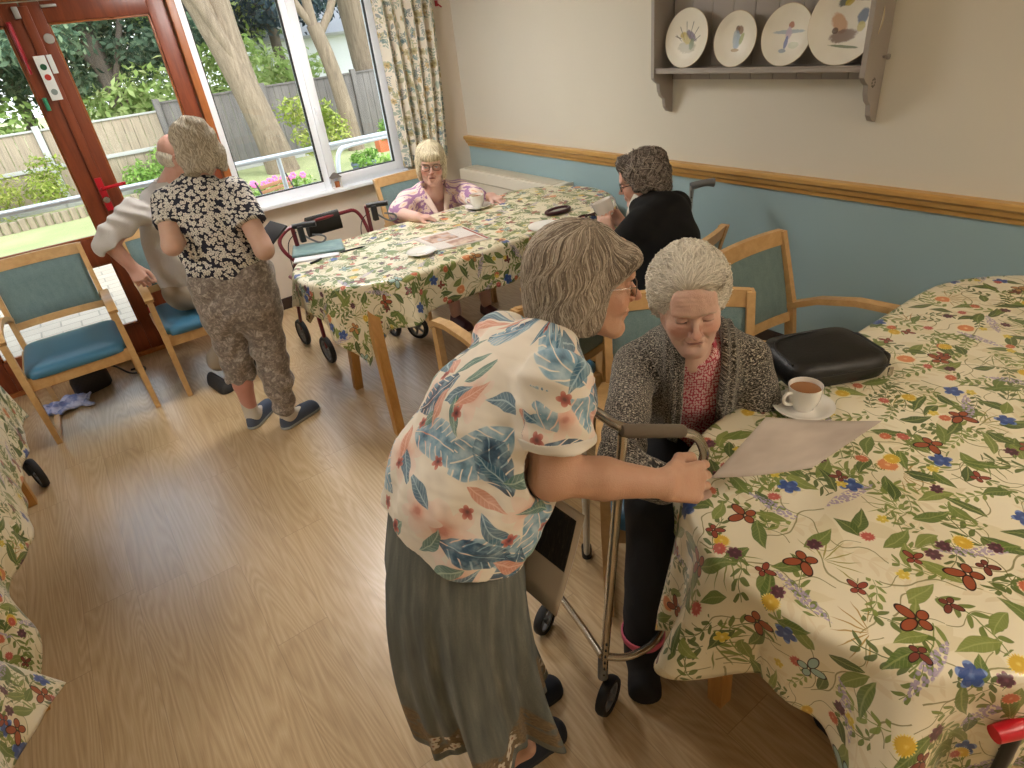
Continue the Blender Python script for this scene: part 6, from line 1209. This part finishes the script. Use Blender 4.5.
# the sheet of paper in her hand, above the table
def mk_sheetpaper():
    n = N('printed_sheet'); x, y, _ = n.xyz(n.attr()); return n.bsdf(n.ramp(n.noise(n.attr(), 1.6, 3.), [(.3, 'A3978E'), (.7, 'C2B8AE')]), .6)
pa, pb, pc, pd = atd(711, 478, 1.29), atd(766, 417, 1.43), atd(882, 421, 1.50), atd(812, 468, 1.38)
n_ = 14; V = []; U = []
nrm_ = (pb-pa).cross(pd-pa).normalized()
for j in range(n_+1):
    for i in range(n_+1):
        u, v = i/n_, j/n_; q = (pa*(1-u)+pb*u)*(1-v)+(pd*(1-u)+pc*u)*v; V.append(q+nrm_*.012*math.sin(v*PI)*(1-u*.4)); U.append((u, v))
o = np_obj('paper_sheet', V, [(j*(n_+1)+i, j*(n_+1)+i+1, (j+1)*(n_+1)+i+1, (j+1)*(n_+1)+i) for j in range(n_) for i in range(n_)], mk_sheetpaper(), uv=np.array(U)); md = o.modifiers.new('s', 'SOLIDIFY'); md.thickness = .0008
tag(o, 'greyish sheet of paper held out over the near table', 'paper')
# picture held down at her side
def mk_pic():
    n = N('dark_photo_page'); x, y, _ = n.xyz(n.attr()); im = n.mul(n.mul(n.m_('GREATER_THAN', x, .10), n.m_('LESS_THAN', x, .90)), n.mul(n.m_('GREATER_THAN', y, .08), n.m_('LESS_THAN', y, .60)))
    w = n.noise(n.map(n.attr(), (14, 3, 1), rot=(0, 0, .5)), 2., 4., .7, 1.); c = n.mix(im, 'AFA392', n.ramp(w, [(.45, '0C0A0A'), (.62, '2E241E'), (.75, '6E6256')])); return n.bsdf(c, .3)
qa, qb, qc, qd = atd(528, 478, 1.40), atd(584, 517, 1.36), atd(556, 617, 1.48), atd(520, 585, 1.52); V = []; U = []
nm2 = (qb-qa).cross(qd-qa).normalized()
for k in (0, .006):
    for j in range(9):
        for i in range(9): u, v = i/8, j/8; V.append((qa*(1-u)+qb*u)*(1-v)+(qd*(1-u)+qc*u)*v+nm2*(k+.012*math.sin(v*PI))); U.append((u, v))
F = []
for j in range(8):
    for i in range(8): a = j*9+i; F.append((a, a+9, a+10, a+1)); F.append((81+a, 81+a+1, 81+a+10, 81+a+9))
for i in range(8):
    for a, b in ((i, i+1), (72+i+1, 72+i), ((i+1)*9, i*9), (i*9+8, (i+1)*9+8)): F.append((a, b, 81+b, 81+a))
o = np_obj('picture_book', V, F, mk_pic(), uv=np.array(U), smooth=False); tag(o, 'large thin picture book with a dark photograph held at her far side', 'book')
# tablet in the standing woman's hands
o = MB().box(-.09, .09, -.06, .06, -.006, .006, .003).build('tablet_computer', M['blkplastic']); o.location = atd(268, 237, 3.02); o.rotation_euler = (.15, -.5, .3); tag(o, 'dark tablet held by the woman in the black and white top', 'tablet')
# ------------------------------------------------------------------ wheeled walking frame by the seated woman
def wheel(t, c, ax, r, w=.022, tyre='rubber', spokes=5, name='wheel'):
    ax = Vector(ax).normalized(); Rm = ax.to_track_quat('Z', 'Y').to_matrix().to_4x4(); Mx_ = Matrix.Translation(Vector(c)) @ Rm
    o = MB().lathe([(r*.74, -w*.5), (r*.93, -w*.55), (r, -w*.25), (r, w*.25), (r*.93, w*.55), (r*.74, w*.5), (r*.74, -w*.5)], 36, Mx_).build(name, M[tyre], t)
    b = MB().lathe([(0, -w*.6), (r*.16, -w*.6), (r*.18, 0), (r*.16, w*.6), (0, w*.6)], 20, Mx_).lathe([(r*.66, -w*.3), (r*.76, -w*.4), (r*.76, w*.4), (r*.66, w*.3), (r*.66, -w*.3)], 32, Mx_)
    for k in range(spokes): a = k*2*PI/spokes; b.tube([Mx_ @ Vector((r*.12*math.cos(a), r*.12*math.sin(a), 0)), Mx_ @ Vector((r*.7*math.cos(a), r*.7*math.sin(a), 0))], r*.09, 8)
    b.build('wheel_hub', M['grey'], o); return o
def walker():
    t = thing('walker', 'metal wheeled walking frame with grey foam grip in front of the seated woman', 'walker', (0, 0, 0))
    T = M['chrome']; r = .0125
    nf, nr = Vector((.745, .865, .13)), Vector((1.10, .70, .0)); gA, gB = atd(623, 431, 1.45), atd(683, 431, 1.50); j0 = atd(596, 411, 1.50)
    # near side: front leg with wheel, top bar with the grip, rear leg
    part('front_leg', MB().tube([nf, nf.lerp(gA, .55), gA-Vector((0, 0, .01))], r, 14), T, t)
    part('top_bar', MB().tube([atd(560, 392, 1.52), j0, gA, gB, atd(700, 437, 1.54), atd(707, 462, 1.60), Vector((1.13, .97, .40)), Vector((1.13, .98, .02))], r, 14, smooth=2), T, t)
    part('hand_grip', MB().tube([gA.lerp(gB, -.02), gA.lerp(gB, .05), gA.lerp(gB, .95), gA.lerp(gB, 1.02)], [.014, .0175, .0175, .014], 16), M['foam'], t)
    part('rubber_foot', MB().tube([(1.13, .98, .0), (1.13, .98, .05)], .02, 14), M['rubber'], t)
    b = MB(); b.tube([nf+Vector((0, 0, .0)), nf+Vector((.012, .006, .1))], .0155, 14); part('leg_collar', b, M['grey'], t)
    b = MB()
    for k in range(6): q = nf.lerp(gA, .03+.03*k); b.ball(q+Vector((-.008, -.011, 0)), .0035, n=8)
    part('adjustment_holes', b, M['seal'], t)
    wheel(t, (.745, .845, .062), (.35, -.94, 0), .062, .028)
    # far side
    ff = Vector((.80, 1.17, .10)); part('front_leg', MB().tube([ff, atd(548, 470, 1.62), atd(560, 392, 1.52)], r, 14, smooth=1), T, t); wheel(t, (.775, 1.19, .055), (.35, -.94, 0), .055, .026)
    rf = at(587, 556, .0); part('rear_leg', MB().tube([rf+Vector((0, 0, .01)), atd(585, 470, 1.85), atd(575, 395, 1.72), atd(560, 392, 1.52)], r, 14, smooth=2), M['alu'], t); part('rubber_foot', MB().tube([rf, rf+Vector((0, 0, .055))], .02, 14), M['rubber'], t)
    # low rails
    part('low_rail', MB().tube([nf+Vector((0, 0, .10)), Vector((.78, 1.0, .215)), Vector((.80, 1.14, .225)), ff+Vector((0, 0, .13))], .011, 12, smooth=1), T, t)
    part('low_rail', MB().tube([nf+Vector((.01, 0, .09)), nf+Vector((.06, -.05, .085)), Vector((.93, .80, .21)), Vector((1.06, .90, .22)), Vector((1.12, .97, .22))], .011, 12, smooth=3), T, t)
walker()
# ------------------------------------------------------------------ red rollator between the far table and the window
def rollator():
    t = thing('rollator', 'dark red rollator with black grips and padded back bar under the window', 'rollator', (0, 0, 0)); T = M['red']
    hA, hB = at(292, 227, .92), at(366, 206, .92); fw = Vector((-.35, .94, 0)); fw = Vector((hA-hB).cross(Vector((0, 0, 1)))).normalized(); fw = fw if fw.y > 0 else -fw; d = (hB-hA).normalized()
    for i, h_ in enumerate((hA, hB)):
        back = Vector((h_.x, h_.y, .08)); part('upright_tube', MB().tube([back, Vector((h_.x, h_.y, .5)), h_-Vector((0, 0, .05)), h_-d*.0+Vector((0, 0, .0))], .0135, 12, smooth=1), T, t)
        g = h_+Vector((.86, -.5, 0)).normalized()*.0; part('hand_grip', MB().tube([h_, h_+Vector((.07, -.03, .0)), h_+Vector((.125, -.06, .0))], [.015, .017, .018], 14), M['blkplastic'], t)
        part('brake_lever', MB().tube([h_+Vector((.02, -.02, -.02)), h_+Vector((.06, -.05, -.075)), h_+Vector((.12, -.075, -.12)), h_+Vector((.16, -.08, -.10)), h_+Vector((.15, -.07, -.075)), h_+Vector((.09, -.05, -.06))], .006, 8, smooth=2), M['grey'], t)
        part('brake_housing', MB().box(-.016, .016, -.018, .018, -.05, .045, .006, Matrix.Translation(h_+Vector((.035, -.03, -.045)))), M['blkplastic'], t)
        part('brake_cable', MB().tube([h_+Vector((.01, -.02, -.03)), h_+Vector((-.05, .05, -.10)), h_+Vector((-.04, .10, -.3)), h_+Vector((-.02, .1, -.55))], .0028, 6, smooth=3), M['seal'], t)
        fr = h_+fw*.42; part('front_tube', MB().tube([Vector((h_.x, h_.y, .62)), h_+fw*.10+Vector((0, 0, -.20)), h_+fw*.28+Vector((0, 0, -.42)), Vector((fr.x, fr.y, .12))], .012, 12, smooth=2), T, t)
        wheel(t, (h_.x, h_.y, .095), d, .095, .03); wheel(t, (fr.x, fr.y, .095), d, .095, .03)
    pA, pB = hA+fw*.12+Vector((0, 0, -.03)), hB+fw*.12+Vector((0, 0, -.03))
    part('back_bar', MB().tube([Vector((hA.x, hA.y, .66)), hA-d*.10+fw*.08+Vector((0, 0, -.10)), pA+d*.0, pA+d*.12, pB-d*.12, pB, Vector((hB.x, hB.y, .66))], .0115, 12, smooth=3), T, t)
    b = MB().tube([pA+d*.13+Vector((0, 0, -.03)), pA.lerp(pB, .5)+fw*.02+Vector((0, 0, -.035)), pB-d*.14+Vector((0, 0, -.03))], .062, 16, flat=.35, smooth=1, up=(0, 1, .01)); part('padded_strap', b, M['blackleather'], t)
    part('seat', MB().box(-.2, .2, .03, .30, .545, .575, .012, Matrix.Translation(Vector((hA.lerp(hB, .5).x, hA.lerp(hB, .5).y, 0))) @ Matrix.Rotation(math.atan2(d.y, d.x), 4, 'Z')), M['blackleather'], t)
    for s_ in (hA, hB): part('side_rail', MB().tube([Vector((s_.x, s_.y, .53)), Vector((s_.x, s_.y, .53))+fw*.33], .011, 10), T, t)
    cw = at(420, 338, 0); part('castor_fork', MB().tube([(cw.x, cw.y, .10), (cw.x-.01, cw.y+.01, .2), (cw.x-.02, cw.y+.02, .5)], .012, 10).beam((cw.x-.03, cw.y, .19), (cw.x+.03, cw.y, .19), .02, .02), M['blkplastic'], t); wheel(t, (cw.x, cw.y, .085), (.9, .45, 0), .085, .03)
rollator()
# ------------------------------------------------------------------ crutch against the wall
t = thing('crutch', 'grey handled walking crutch standing behind the woman in the black cardigan', 'crutch', (0, 0, 0)); hc = atd(692, 186, 3.35)
part('handle', MB().tube([hc-Vector((.01, 0, 0)), hc+Vector((.06, -.045, .012)), hc+Vector((.095, -.07, .006))], [.021, .018, .024], 14, smooth=1), M['grey'], t); part('shaft', MB().tube([hc+Vector((.0, 0, 0)), hc+Vector((.0, .02, -.45)), Vector((hc.x, hc.y+.03, .03))], .0115, 14), M['alu'], t)
b = MB()
for k in range(7): b.ball(hc+Vector((-.009, -.007, -.06-.026*k)), .004, n=8)
part('adjustment_holes', b, M['seal'], t); part('ferrule', MB().tube([(hc.x, hc.y+.03, 0), (hc.x, hc.y+.03, .045)], [.02, .015], 14), M['rubber'], t)
# ------------------------------------------------------------------ bag and cloth on the floor under the empty chair
def mk_quilt():
    n = N('black_quilted_fabric'); x, y, z = n.xyz(n.obj()); g = n.m_('MAXIMUM', n.step(n.m_('ABSOLUTE', n.m_('SINE', n.mul(n.add(x, z), 110.))), .2, .0), n.step(n.m_('ABSOLUTE', n.m_('SINE', n.mul(n.sub(x, z), 110.))), .2, .0)); return n.bsdf(n.mix(g, '2A2524', '15100F'), .5, n.bump(g, -.6, .004))
t = thing('handbag', 'small black quilted handbag on the floor under the empty armchair', 'bag', (-.33, 4.66, 0), .35)
rings = [[((.115-i_)*abs(math.cos(a))**.6*math.copysign(1, math.cos(a)), (.05-i_*.5)*abs(math.sin(a))**.6*math.copysign(1, math.sin(a)), z) for a in [k*PI/16 for k in range(32)]] for z, i_ in ((.0, .015), (.02, 0), (.10, .0), (.15, .015), (.165, .04))]
part('body', MB().loft(rings), mk_quilt(), t, angle=60); part('strap', MB().tube([(.10, 0, .14), (.17, -.02, .10), (.22, -.06, .012), (.30, -.10, .010), (.34, -.02, .01), (.26, .02, .01)], .007, 8, smooth=3), M['blackleather'], t)
V = []; nn = 22
for j in range(nn+1):
    for i in range(nn+1): u, v = i/nn-.5, j/nn-.5; V.append((u*.26+.02*math.sin(v*9), v*.2+.02*math.sin(u*11), .018+.028*abs(math.sin(u*9+2*v))*abs(math.cos(v*8-u*3))+.05*max(0, .4-abs(u))*max(0, .4-abs(v))*4))
def mk_lav():
    n = N('lavender_cotton'); return n.bsdf(n.ramp(n.noise(n.obj(), 22., 2.), [(.4, '7C8CC4'), (.6, 'C3C8E6')]), .9)
o = np_obj('folded_cloth', V, [(j*(nn+1)+i, j*(nn+1)+i+1, (j+1)*(nn+1)+i+1, (j+1)*(nn+1)+i) for j in range(nn) for i in range(nn)], mk_lav()); o.location = (-.50, 4.52, 0); md = o.modifiers.new('s', 'SOLIDIFY'); md.thickness = .012; md.offset = -1; tag(o, 'crumpled lavender blue cloth on the floor beside the quilted handbag', 'cloth')
# ------------------------------------------------------------------ wheeled chair pushed under the left table: wheel, frame
t = thing('wheeled_walker', 'walker with a grey rimmed wheel showing under the left hand cloth', 'walker', (0, 0, 0)); wc = at(37, 473, .085)
wheel(t, (wc.x, wc.y, .085), (.9, .3, 0), .085, .03); part('fork', MB().beam((wc.x-.02, wc.y, .085), (wc.x-.04, wc.y+.02, .24), .02, .03), M['blkplastic'], t)
part('frame', MB().tube([(wc.x-.04, wc.y+.02, .22), (wc.x-.06, wc.y+.03, .55), (wc.x-.3, wc.y+.1, .60)], .013, 12, smooth=1), M['grey'], t); part('crossbar', MB().tube([(wc.x-.04, wc.y+.02, .26), (wc.x-.5, wc.y+.15, .26)], .012, 12), M['grey'], t)
wheel(t, (wc.x-.5, wc.y+.16, .085), (.9, .3, 0), .085, .03); part('upright', MB().tube([(wc.x-.5, wc.y+.16, .16), (wc.x-.5, wc.y+.16, .58)], .013, 12), M['grey'], t)
# red handled stick hooked at the near table's cloth
hp = at(1006, 731, .66); t = thing('walking_stick', 'dark stick with a bright red handle hanging against the near cloth at the right edge', 'stick', (0, 0, 0))
part('handle', MB().tube([hp-Vector((.022, -.01, -.0)), hp+Vector((.02, -.012, .004)), hp+Vector((.07, -.03, .0))], [.016, .018, .016], 14, smooth=1), M['redbright'], t); part('shaft', MB().tube([hp+Vector((.02, -.012, -.01)), hp+Vector((.02, -.015, -.25)), Vector((hp.x+.02, hp.y-.015, .02))], .011, 12), M['blkplastic'], t); part('ferrule', MB().tube([(hp.x+.02, hp.y-.015, 0), (hp.x+.02, hp.y-.015, .04)], [.018, .014], 12), M['rubber'], t)
# black shoe on the floor under the near table
sp = at(838, 737, 0); f_ = V3(-.3, .1, 0)
V, F = mesh_sdf(lambda P: smax(shoe_sdf(P, V3(1.20, .44, .01), V3(1.17, .19, .01), .046, .075), -ell(P, (1.19, .36, .09), (.03, .06, .035)), .006), (1.08, .1, -.02), (1.3, .54, .14), .0045)
o = thing('shoe', 'black shoe on the floor under the near right tablecloth', 'shoe', (0, 0, 0)); np_obj('upper', V, F, PM['navy'], o)
V, F = mesh_sdf(lambda P: np.maximum(smax(shoe_sdf(P, V3(1.20, .445, 0), V3(1.17, .185, 0), .05, .08), P[:, 2]-.012, .002), -P[:, 2]), (1.08, .1, -.02), (1.3, .54, .14), .005); np_obj('sole', V, F, PM['dsole'], o)
# ------------------------------------------------------------------ camera, light, look
cam = bpy.data.objects.new('camera', bpy.data.cameras.new('camera')); C.objects.link(cam)
cam.data.sensor_width = 36; cam.data.lens = FPX/1024*36; cam.data.clip_start = .05; cam.data.clip_end = 200
Mx = Matrix((RC[0], -RC[1], -RC[2])).transposed().to_4x4(); Mx.translation = Vector(CAM); cam.matrix_world = Mx
sc = bpy.context.scene; sc.camera = cam
w = bpy.data.worlds.new('sky'); sc.world = w; w.use_nodes = True; nt = w.node_tree; nt.nodes.clear()
sky = nt.nodes.new('ShaderNodeTexSky'); sky.sky_type = 'NISHITA'; sky.sun_disc = False; sky.sun_elevation = math.radians(48); sky.sun_rotation = math.radians(200); sky.dust_density = 3; sky.ozone_density = 2
mixn = nt.nodes.new('ShaderNodeMix'); mixn.data_type = 'RGBA'; mixn.inputs[0].default_value = .55; mixn.inputs[7].default_value = (8.5, 8.8, 9.2, 1)
bg = nt.nodes.new('ShaderNodeBackground'); bg.inputs[1].default_value = SKY; ow = nt.nodes.new('ShaderNodeOutputWorld')
nt.links.new(sky.outputs[0], mixn.inputs[6]); nt.links.new(mixn.outputs[2], bg.inputs[0]); nt.links.new(bg.outputs[0], ow.inputs[0])
sun = bpy.data.objects.new('sun', bpy.data.lights.new('sun', 'SUN')); C.objects.link(sun); sun.data.energy = SUN; sun.data.angle = .2; sun.data.color = (1, .95, .86); sun.rotation_euler = (math.radians(38), math.radians(12), math.radians(25))
# unseen ceiling panels: first inferred from rack shadow, other four added as fill light
for i, (x, y) in enumerate(((1.7, -1.3), (-1.7, -.9), (.7, 1.5), (-1.8, 2.6), (1.3, 3.9))):
    f = thing('unseen_ceiling_lamp', 'unseen square ceiling light panel', 'lamp', (x, y, ZC), group='ceiling light panels')
    part('frame', MB().box(-.32, .32, -.32, .32, -.03, -.001, .004), M['white'], f)
    e = (LAMP*(1.65, .3, .3, 1.35, 1.6)[i])
    part('diffuser', MB().box(-.29, .29, -.29, .29, -.036, -.031), emis('unseen_lamp_diffuser_%d' % i, ((1, .84, .66), (1, .84, .66), (1, .86, .7), (1, .96, .92), (1, .96, .92))[i], e), f)
vs = sc.view_settings; vs.view_transform = 'Standard'; vs.look = 'None'; vs.gamma = 1; vs.use_curve_mapping = False; vs.exposure = EXPO
sc.cycles.max_bounces = 8; sc.cycles.diffuse_bounces = 4; sc.cycles.glossy_bounces = 3; sc.cycles.transparent_max_bounces = 12; sc.cycles.caustics_reflective = False; sc.cycles.caustics_refractive = False
